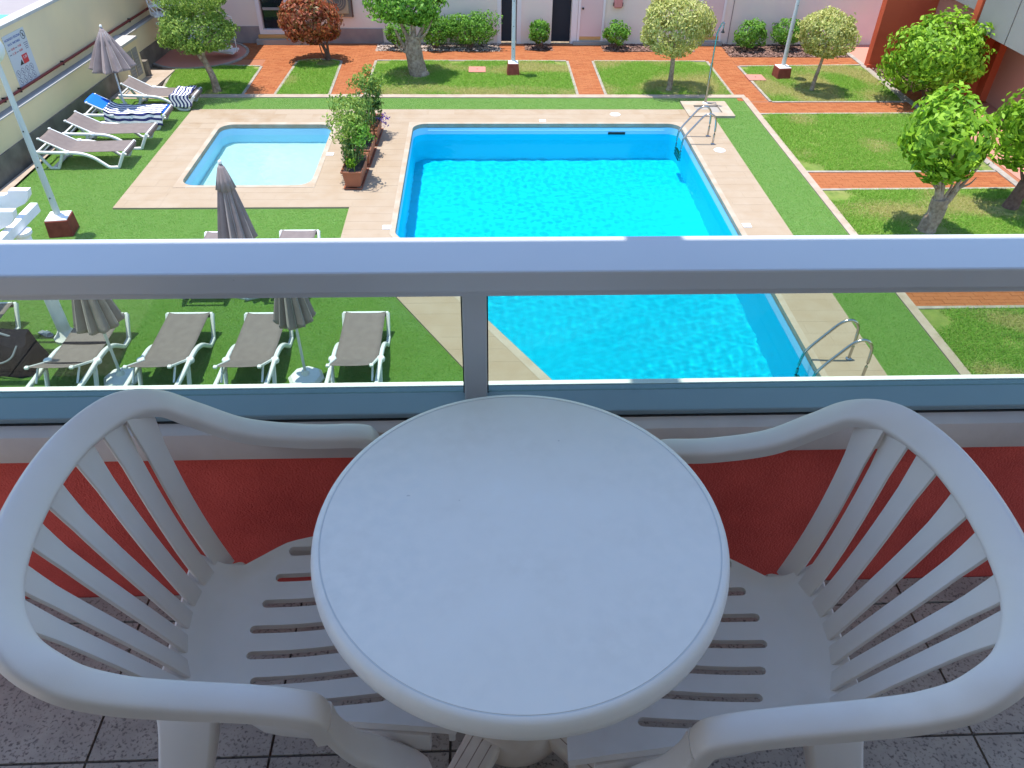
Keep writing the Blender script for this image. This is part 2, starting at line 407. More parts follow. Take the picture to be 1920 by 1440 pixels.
def basin(name, poly, polyx, r, zf, floor_m, wall_m):
    root = struct(MB().sheet(poly, zf).build(name, floor_m))
    # floor replaced by rounded outline
    inn = rounded(poly, r); fl = MB(); fl.sheet(inn, zf)
    root.data = fl.mesh(name, floor_m)
    K = len(inn); vs = []; fs = []
    for (x, y) in inn: vs += [(x, y, -.05), (x, y, zf)]
    for i in range(K): a = 2*i; b = 2*((i+1) % K); fs.append((a, a+1, b+1, b))
    MB().add(vs, fs).build('basin_wall', wall_m, root, smooth=40)
    coping(root, poly, polyx, r)
    return root, inn
pb, inn_main = basin('swimming_pool', MAIN, MAINX, .30, -1.72, 'pool_main', 'pool_wall')
kb, inn_kids = basin('childrens_pool', KIDS, KIDSX, .30, -.70, 'pool_kids', 'pool_wall')
WZ = -.21
def water_sheet(name, m_, x0, x1, y0, y1, step, amp, seed, outline):
    nx, ny = int((x1-x0)/step), int((y1-y0)/step)
    X, Y = np.meshgrid(np.linspace(x0, x1, nx), np.linspace(y0, y1, ny)); Z = np.zeros_like(X); r = np.random.default_rng(seed)
    for k in range(46):
        a = r.random()*6.283; lam = r.uniform(.085, .42); q = 6.283/lam
        Z += amp*lam*np.sin(q*(X*math.cos(a)+Y*math.sin(a))+r.random()*6.283+.5*np.sin(1.1*X+k)+.5*np.sin(.9*Y+2*k))
    Z *= .65+.35*np.sin(.8*X+1)*np.sin(.55*Y)          # calmer and livelier patches
    V = np.stack([X, Y, Z+WZ], -1).reshape(-1, 3); I = np.arange(nx*ny).reshape(ny, nx)
    F = np.stack([I[:-1, :-1], I[:-1, 1:], I[1:, 1:], I[1:, :-1]], -1).reshape(-1, 4)
    ctr = V[F].mean(1)
    keep = np.ones(len(F), bool)
    for (a, b, c) in outline: keep &= a*ctr[:, 0]+b*ctr[:, 1] <= c
    F = F[keep]; me = np_mesh(name, V, F, m_); me.polygons.foreach_set('use_smooth', [True]*len(F))
    o = bpy.data.objects.new(name, me); col.objects.link(o); o.cycles.is_caustics_caster = True; return struct(o)
nx_, ny_ = .862*1.0, .507
water_sheet('pool_water', 'water_main', -1.56, 4.67, YN-.03, 17.42, .019, .00075, 1, [(-.862, -.507, -.862*-1.52-.507*12.15+.04)])
water_sheet('childrens_pool_water', 'water_kids', -5.89, -3.29, 14.09, 17.38, .019, .0007, 2, [])
sl.cycles.is_caustics_light = True
for q in [pb, kb]+list(pb.children)+list(kb.children): q.cycles.is_caustics_receiver = True
# skimmer mouth in the far wall
sk_ = MB().bx(2.99, 3.39, 17.365, 17.378, -.235, -.165).build('skimmer_mouth', 'black', pb)
# step ledge along the far wall above the water line (painted band)
MB().bx(-1.2, 4.3, 17.362, 17.379, -.125, -.115).build('tile_band', 'pool_wall', pb)

# shower tray
st = MB()
st.bx(4.96, 6.07, 18.55, 18.84, 0, .055); st.bx(4.96, 6.07, 17.82, 18.05, 0, .055); st.bx(4.96, 5.22, 18.05, 18.55, 0, .055); st.bx(5.82, 6.07, 18.05, 18.55, 0, .055)
tray = tag(empty('shower_tray'), 'beige stone shower tray with sunken basin beside the pool deck', 'shower tray')
st.build('rim', 'coping', tray); MB().bx(5.22, 5.82, 18.05, 18.55, .0, .012).build('basin', 'concrete', tray)
sh = tag(empty('pool_shower', (5.55, 18.70, .055)), 'thin steel pole shower with hanging head on the stone tray', 'shower')
MB().tube([(0, 0, 0), (0, 0, .95)], .032, 10).build('lower_pole', 'steel', sh, 40)
MB().tube([(0, 0, .95), (0, 0, 1.6), (.02, -.03, 1.72), (.06, -.08, 1.86), (.075, -.1, 1.88), (.09, -.115, 1.86), (.09, -.12, 1.74)], [.018, .018, .017, .017, .017, .015, .012], 8).build('upper_pole', 'steel', sh, 40)
MB().lathe([(.012, 0), (.016, -.03), (.045, -.075), (.045, -.085)], 12, (.09, -.12, 1.74)).build('shower_head', 'black', sh, 40)
MB().tube([(.0, -.01, .02), (.12, -.03, .015), (.24, -.05, .03), (.27, -.08, -.02), (.26, -.12, -.035), (.30, -.2, -.035), (.28, -.22, -.035)], .008, 6).build('hose', 'steel', sh, 40)
MB().lathe([(.07, 0), (.07, .012), (.035, .02)], 14).build('foot_plate', 'white_paint', sh)

# curbs edging the turf
cb = MB(); cb.bx(-7.9, 6.72, 19.2, 19.42, -.04, .02); struct(cb.build('turf_curb', 'curb'))
cb = MB(); cb.bx(6.6, 6.75, 4.0, 19.197, -.04, .022); struct(cb.build('turf_curb', 'curb'))
LW = lambda y: -9.3+.06*(y-14.4)                    # low wall face
cb = MB(); cb.add([(LW(8)+.1, 8, .007), (-9.02, 8, .007), (-9.02+.02, 19.1, .007), (LW(19.1)+.11, 19.1, .007), (LW(8)+.1, 8, -.03), (-9.02, 8, -.03), (-9.0, 19.1, -.03), (LW(19.1)+.11, 19.1, -.03)],
    [(0, 1, 2, 3), (1, 0, 4, 5), (2, 1, 5, 6), (3, 2, 6, 7)]); struct(cb.build('turf_curb', 'curb'))
MBs = MB().add([(-8.95, 19.95, .05), (-8.12, 19.95, .05), (-8.05, 21.2, .05), (-8.85, 21.2, .05), (-8.95, 19.95, -.03), (-8.12, 19.95, -.03), (-8.05, 21.2, -.03), (-8.85, 21.2, -.03)],
    [(0, 1, 2, 3), (1, 0, 4, 5), (2, 1, 5, 6), (3, 2, 6, 7)]); struct(MBs.build('stone_step', 'curb'))
struct(MB().sheet([(-9.0, 19.1), (-7.8, 19.1), (-8.1, 19.95), (-9.0, 19.95)], .012).build('paved_corner', 'curb'))

# lawns ---------------------------------------------------------------------
LAWNS = [('lawn', [(-7.85, 19.42), (-5.9, 19.42), (-5.92, 21.66), (-6.9, 21.72), (-7.6, 21.5), (-8.1, 21.35), (-8.02, 20.6)], 0),
         ('lawn', [(-5.04, 19.42), (-3.77, 19.42), (-3.83, 22.1), (-4.1, 22.28), (-4.7, 22.28), (-4.97, 22.1)], 0),
         ('lawn', rect(-2.82, 2.44, 19.42, 22.2), .35), ('lawn', rect(3.23, 6.4, 19.42, 22.2), .35),
         ('lawn', [(7.3, 18.95), (10.66, 18.98), (10.72, 21.9), (7.25, 21.75)], .6), ('lawn', [(6.75, 14.78), (10.75, 14.78), (10.8, 18.1), (6.75, 18.05)], .12),
         ('lawn', [(6.75, 10.55), (10.9, 10.55), (10.9, 13.9), (6.75, 13.86)], .2), ('lawn', rect(6.75, 10.9, 4.5, 9.64), .08)]
BARE = [(-6.65, 19.64, .32), (-4.2, 22.0, .4), (-1.61, 21.0, .33), (4.87, 19.82, .42), (8.65, 19.8, .36), (8.12, 12.2, .45), (10.15, 13.1, .5),
        (6.8, 14.9, .5), (6.85, 13.8, .55), (6.8, 9.5, .5), (6.75, 18.0, .2), (10.8, 14.85, .4), (10.7, 21.8, .3), (7.28, 21.7, .25), (10.6, 19.0, .3), (-2.7, 22.1, .3), (2.35, 22.1, .3), (6.3, 22.1, .35), (-.6, 22.2, .3), (-5.9, 21.6, .25)]
def tri_sample(poly, n):
    c = np.array(poly); o = c[0]; T = [(o, c[i], c[i+1]) for i in range(1, len(c)-1)]
    A = np.array([abs(np.cross(b-a, d-a))/2 for a, b, d in T]); k = rng.choice(len(T), n, p=A/A.sum())
    u, v = rng.random(n), rng.random(n); f = u+v > 1; u[f], v[f] = 1-u[f], 1-v[f]
    a = np.array([t[0] for t in T])[k]; b = np.array([t[1] for t in T])[k]; d = np.array([t[2] for t in T])[k]
    return a+(b-a)*u[:, None]+(d-a)*v[:, None]
def patchy(P, s, seed):
    r = np.random.default_rng(seed); out = np.zeros(len(P))
    for k in range(6):
        a = r.random()*6.28; fq = s*(.6+r.random()*1.6); out += np.sin((P[:, 0]*math.cos(a)+P[:, 1]*math.sin(a))*fq+r.random()*6.28)
    return out/6
def blades(P, hmin, hmax, wd, lean):
    n = len(P); a = rng.random(n)*2*np.pi; h = hmin+(hmax-hmin)*rng.random(n)
    d = np.stack([np.cos(a), np.sin(a)], 1); b = rng.random(n)*2*np.pi; l = np.stack([np.cos(b), np.sin(b)], 1)*(h*lean*rng.random(n))[:, None]
    z = np.full(n, .001)
    A = np.c_[P-d*wd, z]; B = np.c_[P+d*wd, z]; C = np.c_[P+l, h]
    V = np.stack([A, B, C], 1).reshape(-1, 3); return V, np.arange(3*n).reshape(-1, 3)
for i, (nm, poly, dry) in enumerate(LAWNS):
    lw = struct(MB().sheet(poly, .002).build('lawn', 'lawn_soil'))
    A = area(poly); P = tri_sample(poly, int(A*8500))
    keep = np.ones(len(P), bool)
    for (bx_, by_, br) in BARE:
        d = np.hypot(P[:, 0]-bx_, P[:, 1]-by_); keep &= d > br*(.65+.35*rng.random(len(P))+.25*patchy(P, 8, int(bx_*10+99)))
    keep &= (patchy(P, 5, i+5) > -.62) | (rng.random(len(P)) < .4)
    P = P[keep]; isdry = (patchy(P, 2.2, i+40)*.9+.4*(rng.random(len(P))-.5)) > (.52-dry)
    for m_, sel in (('grass', ~isdry), ('grass_dry', isdry)):
        if sel.sum() < 3: continue
        V, F = blades(P[sel], .02, .05, .006, 2.6)
        o = bpy.data.objects.new('grass', np_mesh('grass', V, F, m_)); col.objects.link(o); o.parent = lw; stuff(o)
    # concrete kerb round the lawn (inner path side only)
    m = MB(); n = len(poly)
    for k in range(n):
        p, q = Vector(poly[k]), Vector(poly[(k+1) % n])
        if p.y < 19.43 and q.y < 19.43 and i < 4: continue
        if i >= 5 and abs(p.x-6.75) < .01 and abs(q.x-6.75) < .01: continue
        d = (q-p).normalized(); nn = Vector((d.y, -d.x))*.07
        m.add([(*p, -.03), (*q, -.03), (*(q+nn), -.03), (*(p+nn), -.03), (*p, .018), (*q, .018), (*(q+nn), .018), (*(p+nn), .018)],
              [(4, 7, 6, 5), (0, 1, 5, 4), (1, 2, 6, 5), (2, 3, 7, 6), (3, 0, 4, 7)])
    if m.v:
        kb_ = m.build('kerb', 'kerb_concrete', lw)
        bm = bmesh.new(); bm.from_mesh(kb_.data); bmesh.ops.recalc_face_normals(bm, faces=bm.faces); bm.to_mesh(kb_.data); bm.free()

# fibres of the artificial turf
for x0, x1, y0, y1, dens in ((-9.0, -6.8, 7.2, 19.15, 4200), (-6.8, 6.55, 18.36, 19.15, 3200), (5.6, 6.58, 7.2, 18.3, 4200), (-6.8, -2.47, 7.2, 13.15, 5200), (-2.47, .6, 7.2, 12.0, 5200)):
    P = tri_sample(rect(x0, x1, y0, y1), int((x1-x0)*(y1-y0)*dens))
    if x0 > -3 and x0 < 0: P = P[P[:, 0] < -2.45+(11.99-P[:, 1])*.588-.02]
    if x0 == -6.8 and x1 > 0: P = P[~((P[:, 0] > 4.94) & (P[:, 0] < 6.1) & (P[:, 1] < 18.86))]
    V, F = blades(P, .006, .016, .0035, 2.2); V[:, 2] = np.maximum(V[:, 2], .0005)
    o = bpy.data.objects.new('turf_fibres', np_mesh('turf_fibres', V, F, 'turf_fibre')); col.objects.link(o); o.parent = turf_o; stuff(o)

# brick paths -----------------------------------------------------------------
path = struct(MB().sheet(rect(-6.9, 13.2, 19.3, 23.95), -.004).sheet(rect(6.7, 13.2, 4.2, 19.3), -.004).build('brick_path', 'path_joint'))
PATHS = [rect(-6.9, 10.75, 22.32, 23.8), rect(-5.9, -5.04, 19.43, 22.32), rect(-3.77, -2.88, 19.43, 22.32), rect(2.5, 3.17, 19.43, 22.32), rect(6.47, 7.2, 19.0, 22.32),
         rect(6.76, 10.78, 18.16, 18.9), rect(7.2, 10.75, 21.95, 22.32), rect(6.76, 10.86, 13.96, 14.72), rect(6.76, 10.9, 9.70, 10.49), rect(10.97, 13, 18.9, 19.7)]
BW, BH = .20, .10; near = []; far = MB()
beds = [(-2.95, .62, 23.12, 23.9), (1.35, 2.15, 23.22, 23.9), (3.62, 6.3, 23.14, 23.9), (7.22, 10.75, 22.66, 23.9)]
for r in PATHS:
    x0, y0, x1, y1 = r[0][0], r[0][1], r[2][0], r[2][1]; j = 0; y = y0
    while y < y1-.02:
        ye = min(y+BH, y1); x = x0-(BW/2 if j % 2 else 0)
        while x < x1-.02:
            xa, xb = max(x, x0), min(x+BW, x1); cx, cy = (xa+xb)/2, (y+ye)/2
            if xb-xa > .03 and not any(a < cx < b and c < cy < d for a, b, c, d in beds):
                near.append((cx, cy, xb-xa-.004, ye-y-.004))
            x += BW
        y += BH; j += 1
near.sort(key=lambda t: t[0]**2+t[1]**2)
for i, (cx, cy, dx, dy) in enumerate(near):
    z = .003+random.uniform(-.0015, .0015)
    if i < 300: MB().box((cx, cy, (z-.003)/2), (dx, dy, z+.003)).build('brick', 'brick_path', path)
    else:
        far.add([(cx-dx/2, cy-dy/2, z), (cx+dx/2, cy-dy/2, z), (cx+dx/2, cy+dy/2, z), (cx-dx/2, cy+dy/2, z),
                 (cx-dx/2, cy-dy/2, -.0035), (cx+dx/2, cy-dy/2, -.0035), (cx+dx/2, cy+dy/2, -.0035), (cx-dx/2, cy+dy/2, -.0035)],
                [(0, 1, 2, 3), (1, 0, 4, 5), (2, 1, 5, 6), (3, 2, 6, 7), (0, 3, 7, 4)])
stuff(far.build('brick', 'brick_path', path))
# mulch beds
def chips(name, poly, n, size, z, m_, parent):
    P = tri_sample(poly, n); a = rng.random(n)*6.28; V = []
    d = np.stack([np.cos(a), np.sin(a)], 1)*size; e = np.stack([-np.sin(a), np.cos(a)], 1)*size*.5
    t = (rng.random((n, 4))*.03+z)
    V = np.stack([np.c_[P-d-e, t[:, 0]], np.c_[P+d-e, t[:, 1]], np.c_[P+d+e, t[:, 2]], np.c_[P-d+e, t[:, 3]]], 1).reshape(-1, 3)
    o = bpy.data.objects.new(name, np_mesh(name, V, np.arange(4*n).reshape(-1, 4), m_)); col.objects.link(o); o.parent = parent; stuff(o)
mat('chip', (.16, .085, .065), .9, .2, island=[(.30, .19, .15), (.07, .035, .03)])
mat('gravel', (.34, .26, .22), .9, .2, island=[(.50, .42, .36), (.20, .14, .12)])
for i, (a, b, c, d) in enumerate(beds):
    o = struct(MB().sheet(rect(a, b, c, d), .0).build('planting_bed', 'mulch')); chips('mulch', rect(a, b, c, d), int(700*(b-a)*(d-c)), .03, 0, 'gravel' if i == 0 else 'chip', o)
rb = [(10.95, 19.75), (12.6, 19.75), (12.6, 21.6), (10.85, 21.6)]
o = struct(MB().sheet(rb, .0).build('planting_bed', 'mulch')); chips('mulch', rb, 1800, .03, 0, 'chip', o)
rb = [(11.05, 14.2), (13.2, 14.2), (13.2, 18.85), (11.0, 18.85)]
struct(MB().sheet(rb, .004).build('red_pavement', 'lit_wall_and_paving'))
struct(MB().sheet([(10.86, 21.75), (13, 21.75), (13, 24.2), (10.75, 24.2)], .004).build('red_pavement', 'lit_wall_and_paving'))
struct(MB().add([(10.78, 12, .02), (10.93, 12, .02), (10.87, 23.8, .02), (10.74, 23.8, .02), (10.78, 12, -.03), (10.93, 12, -.03), (10.87, 23.8, -.03), (10.74, 23.8, -.03)],
    [(0, 1, 2, 3), (1, 0, 4, 5), (2, 1, 5, 6), (0, 3, 7, 4)]).build('path_kerb', 'kerb_concrete'))
# manhole covers
for x, y, l in ((-.05, 21.38, 'small square pink manhole cover in the lawn beside the thick-trunked tree'), (7.40, 20.75, 'small square pink manhole cover at the lawn edge near the right lamp post')):
    o = tag(empty('manhole_cover', (x, y, -.01)), l, 'manhole cover')
    MB().box((0, 0, .02), (.46, .46, .06)).build('lid', 'manhole_pink', o, bevel=.01); MB().lathe([(.018, .05), (.018, .056)], 10).build('lifting_eye', 'black', o)

# ================================================================== BALCONY
FZ = 4.75
bf = struct(MB().bx(-3.2, 3.2, -.75, 1.262, FZ-.18, FZ-.006).build('balcony_floor', 'grout'))
T = .407
xg = [-.90+T*k for k in range(-6, 11)]; yg = [-.75, -.401, .006, .413, .82, 1.18, 1.262]
for i in range(len(xg)-1):
    for j in range(len(yg)-1):
        if xg[i+1] < -2.6 or xg[i] > 2.6: continue
        q = (xg[i+1]-xg[i]-.006, yg[j+1]-yg[j]-.006)
        MB().box(((xg[i]+xg[i+1])/2, (yg[j]+yg[j+1])/2, FZ-.0025), (*q, .007)).build('tile', 'terrazzo', bf)
par = tag(empty('balcony_parapet', (0, 1.3, FZ)), 'red rough stucco parapet wall with pinkish ledge round the balcony', 'parapet')
MB().bx(-3.2, 3.2, -.038, .042, -.18, .555).build('wall', 'red_stucco', par)
led = MB()
lp = [(-.078, .545), (-.082, .56), (-.082, .60), (-.076, .617), (-.06, .622), (.046, .622), (.046, .545)]
led.add([(-3.2, y, z) for y, z in lp]+[(3.2, y, z) for y, z in lp], [(i, (i+1) % 7, 7+(i+1) % 7, 7+i) for i in range(7)]+[tuple(range(7)), tuple(range(13, 6, -1))])
led.build('ledge', 'ledge_paint', par, 50)
rl = tag(empty('balcony_railing', (0, 1.305, FZ)), 'white painted metal railing with glass panes on the balcony parapet', 'railing')
MB().bx(-3.2, 3.2, -.046, .0475, .626, .640).build('bottom_rail', 'rail_blue', rl, bevel=.003)
MB().bx(-3.2, 3.2, .0478, .064, .626, .6402).build('sunlit_edge', 'white_paint', rl)  # rail's sunlit outer edge: the sunlight is put into this white strip's colour
MB().bx(-3.2, 3.2, -.048, -.040, .6225, .6255).build('rail_gasket', 'gasket', rl)
MB().bx(-3.2, 3.2, -.07, .07, .964, 1.010).build('top_rail', 'rail_paint', rl, bevel=.005)
MB().bx(-3.2, 3.2, -.058, .048, .950, .963).build('glazing_channel', 'rail_paint', rl)
MB().bx(-.041, .009, -.005, .045, .6405, .9495).build('post', 'rail_paint', rl, bevel=.003)
for x0, x1 in ((-3.2, -.0445), (.0125, 3.2)):
    p_ = MB().bx(x0, x1, .025, .031, .6405, .9495).build('pane', 'pane_glass', rl)
MB().bx(-.0443, -.0413, .022, .034, .6405, .9495).build('gasket', 'gasket', rl); MB().bx(.0093, .0123, .022, .034, .6405, .9495).build('gasket', 'gasket', rl)
# storey above (gives the shade) and the room wall behind the camera
TOPZ = 7.35; EDGE = 1.356+.06*(TOPZ-5.76)
up = tag(empty('upper_balcony', (0, 0, TOPZ)), 'white concrete balcony slab of the storey above', 'balcony slab')
MB().bx(-1.72, 2.1, -.9, EDGE, 0, .22).build('slab', 'white_wall', up)
MB().bx(.286-.14*1.59, .391-.14*1.59, EDGE-.01, EDGE+.07, .02, .12).build('shadow_block', 'white_paint', up)  # unseen block, added to cast the gap in the rails' sunlit strips
hw = tag(empty('hotel_wall', (0, -.75, 0)), 'cream rendered hotel wall behind the balcony', 'wall')
MB().bx(-3.2, 3.2, -.2, 0, 0, TOPZ+.22).build('wall', 'hotel_render', hw)

# ---- monobloc chair -----------------------------------------------------------
RIM = [(-.744, 0, .800), (-.728, .142, .799), (-.676, .246, .795), (-.617, .291, .772), (-.560, .298, .733), (-.475, .292, .688), (-.363, .293, .660), (-.272, .300, .645), (-.240, .301, .622), (-.229, .298, .560)]
def make_chair(e_neg, e_pos, sh):
    root = empty('garden_chair', (0, 0, 0))
    fo = [0]*5+[.1, .45, 1, 1, 1][:len(RIM)-5]
    full = [(x+e_neg*w_, -y, z) for (x, y, z), w_ in zip(RIM[::-1], fo[::-1])]+[(x+e_pos*w_, y, z) for (x, y, z), w_ in zip(RIM[1:], fo[1:])]
    C = crom(full, 8); m = len(C)
    def kk(i):
        k = min(1, max(0, (abs(i-(m-1)/2)/8-1.75)/2.8)); return k*k*(3-2*k)
    def ke(i): return min(1, max(0, (abs(i-(m-1)/2)/8-6.5)/1.8))
    def prof(i):
        k = kk(i); wd = .062*(1-k)+.052*k; h = .5*wd; lip = -.018*(1-k)-.024*k
        return [(h, lip), (h, -.008), (h-.0006, -.003), (h-.0025, .0008), (h-.006, .0030), (h-.011, .0040), (h*.3, .0055), (-h*.3, .0055), (-h+.011, .0040), (-h+.006, .0030), (-h+.0025, .0008), (-h+.0006, -.003), (-h, -.008), (-h, lip), (-h+.004, lip-.001), (-h+.005, -.008), (h-.005, -.008), (h-.004, lip-.001)]
    def up(i): k = kk(i); e = ke(i); return Vector((.7, 0, .71))*(1-k)+Vector((0, 0, 1))*k*(1-e)+Vector((.9, 0, .35))*e
    MB().sweep(C, prof, up).build('armrest_rim', 'plastic', root, 36)
    mid = m//2
    # slats
    idx = [4+2, 3, 0]
    half = (m-1)//2
    tops = [half+int(round(q+sh)) for q in (-15.5, -10.5, -5.3, 0, 5.3, 10.5, 15.5)]
    for j, ti in enumerate(tops):
        P1 = Vector(C[ti]); yb = (j-3)*.049+sh*.003; P0 = Vector((-.572+.03*(abs(j-3)/3)**2, yb, .405))
        inward = Vector((.004, -.010*(j-3)/3, -.020))
        Q1 = P0+Vector((-.05, yb*.15, .14)); Q2 = P1+Vector((.03, -.045*(j-3)/3, -.15))
        pts = []
        for s in range(15):
            t = s/14; a = (1-t)
            pts.append(P0*a**3+3*Q1*a*a*t+3*Q2*a*t*t+(P1+inward)*t**3)
        nrm = Vector((1, -.45*(j-3)/3, .35))
        MB().sweep(pts, lambda i: rrect((.045 if abs(j-3) < 3 else .048)*(.90+.16*(i/14)**2+(.25*max(0, i-11)/3)), .0085, .003, 2), nrm).build('slat', 'plastic', root, 40)
    # seat: dished plate with slots
    NX, NY = 26, 24; vs = []; fs = []
    def hw(x):
        k = [(-.60, .160), (-.55, .150), (-.50, .140), (-.42, .192), (-.39, .200), (-.10, .250), (-.07, .25)]
        for (a, wa), (b, wb) in zip(k, k[1:]):
            if a <= x <= b: return wa+(wb-wa)*(x-a)/(b-a)
        return .25
    for i in range(NX+1):
        x = -.60+.53*i/NX; h = hw(x)
        for j in range(NY+1):
            s = 2*j/NY-1; y = s*h
            z = .425-.020*math.exp(-((x+.36)/.16)**2)*(1-s*s)-.008*(1-s*s)
            if x < -.54: z += .9*(-.54-x)**1.15*(1 if True else 0)
            if x > -.12: z -= 5.0*(x+.12)**2
            z += .006*max(0, abs(s)-.85)/.15
            vs.append((x, y, z))
    for i in range(NX):
        for j in range(NY): a = i*(NY+1)+j; fs.append((a, a+NY+1, a+NY+2, a+1))
    seat = MB().add(vs, fs).build('seat', 'plastic', root, 60)
    sm = seat.modifiers.new('s', 'SOLIDIFY'); sm.thickness = .014; sm.offset = -1
    cut = MB()
    for k in range(7):
        y = (k-3)*.0585; xa = -.466+.016*abs(k-2.6)**1.3*.8; xb = -.17-.012*abs(k-3)
        P = [(xa, y-.007)]; pol = []
        for j in range(7): a = math.pi/2+math.pi*j/6; pol.append((xa+.0092*math.cos(a), y+.0092*math.sin(a)))
        for j in range(7): a = -math.pi/2+math.pi*j/6; pol.append((xb+.0092*math.cos(a), y+.0092*math.sin(a)))
        cut.prism(pol, .3, .5)
    co = cut.build('cutter', 'plastic'); bo = seat.modifiers.new('b', 'BOOLEAN'); bo.object = co; bo.operation = 'DIFFERENCE'; bo.solver = 'EXACT'
    dg = bpy.context.evaluated_depsgraph_get(); me = bpy.data.meshes.new_from_object(seat.evaluated_get(dg))
    seat.modifiers.clear(); seat.data = me; bpy.data.objects.remove(co)
    me.materials.clear(); me.materials.append(MATS['plastic'])
    me.polygons.foreach_set('use_smooth', [True]*len(me.polygons)); me.set_sharp_from_angle(angle=R_(40))
    # aprons under the seat edge
    for s in (-1, 1):
        MB().sweep([(-.50, s*.136, .392), (-.42, s*.187, .385), (-.39, s*.195, .383), (-.12, s*.244, .375)], rrect(.012, .055, .004, 2), (0, 0, 1)).build('seat_apron', 'plastic', root, 40)
        # front leg: arm support flows into the leg
        ex = e_neg if s < 0 else e_pos
        pts = crom([(-.237+ex, s*.2995, .60), (-.231+ex, s*.297, .55), (-.214+ex*.8, s*.288, .47), (-.192+ex*.4, s*.276, .40), (-.165, s*.268, .30), (-.150, s*.267, .15), (-.130, s*.27, .0)], 5); n = len(pts)
        ww = [.049, .050, .053, .056, .056, .052, .046]; dd = [.020, .020, .022, .038, .075, .070, .055]
        def pf(i):
            t = i/(n-1)*6; a = int(min(5, t)); q = t-a
            return rrect(ww[a]+(ww[a+1]-ww[a])*q, dd[a]+(dd[a+1]-dd[a])*q, .007, 3)
        MB().sweep(pts, pf, lambda i: (1, 0, .25)).build('leg', 'plastic', root, 45)
        pts = crom([(-.562, s*.140, .402), (-.565, s*.175, .35), (-.59, s*.225, .24), (-.63, s*.26, .12), (-.665, s*.285, .0)], 5); n2 = len(pts)
        MB().sweep(pts, lambda i: rrect(.035, .12-.055*(i/(n2-1)), .010, 3), lambda i: (1, 0, 0.3)).build('leg', 'plastic', root, 45)
    MB().sweep([(-.082, -.23, .375), (-.078, 0, .372), (-.082, .23, .375)], rrect(.012, .075, .004, 2), (0, 0, 1)).build('front_apron', 'plastic', root, 40)
    return root
ch = make_chair(-.036, .028, 3.4); ch.location = (0, .916, FZ); ch.rotation_euler.z = R_(4.0)
tag(ch, 'white plastic garden armchair pulled up to the table on the side of the closed parasols', 'chair', 'white plastic armchairs at the balcony table')
c2 = make_chair(.0, -.014, -3.4); tag(c2, '', 'chair', ch['group']); c2.location = (.085, .855, FZ); c2.rotation_euler.z = R_(176)
c2['label'] = 'white plastic garden armchair pulled up to the table on the side of the pool ladders'
# ---- round table --------------------------------------------------------------
tb = tag(empty('round_table', (.062, .872, FZ)), 'white round plastic table between the two armchairs', 'table')
tp = [(.0001, .72), (0.3425, .72), (0.3430, .7185), (0.3450, .7185), (0.3455, .72), (0.3505, .7195), (0.3560, .716), (0.3595, .708), (0.3615, .697), (0.3615, .684), (0.3585, .679), (0.3525, .679), (0.3525, .695), (.0001, .70)]
t_ = MB().lathe(tp, 128).build('table_top', 'table_plastic', tb, 50)
gr = MB().lathe([(0.3429, .7187), (0.3451, .7187), (0.3451, .7192), (0.3429, .7192)], 128).build('rim_groove', 'groove', t_)
MB().lathe([(.075, .69), (.055, .66), (.050, .60), (.050, .30), (.058, .25), (.085, .20), (.118, .15), (.128, .10), (.12, .06)], 32).build('column', 'base_plastic', tb, 40)
for k in range(4):
    a = R_(45+90*k+8); d = Vector((math.cos(a), math.sin(a), 0)); e = Vector((-d.y, d.x, 0))
    pts = [d*r+Vector((0, 0, z)) for r, z in ((.06, .135), (.12, .12), (.20, .085), (.30, .045), (.335, .02))]
    lg = MB().sweep(pts, lambda i: rrect(.085-.006*i, .045 if i < 3 else .035, .008, 2), (0, 0, 1)).build('leg', 'base_plastic', tb, 45)
    for q in (-.022, 0, .022):
        MB().sweep([p+e*q+Vector((0, 0, .0235 if i < 3 else .0185)) for i, p in enumerate(pts[1:])], rrect(.003, .003, .001, 1), (0, 0, 1)).build('rib', 'rib_line', lg)

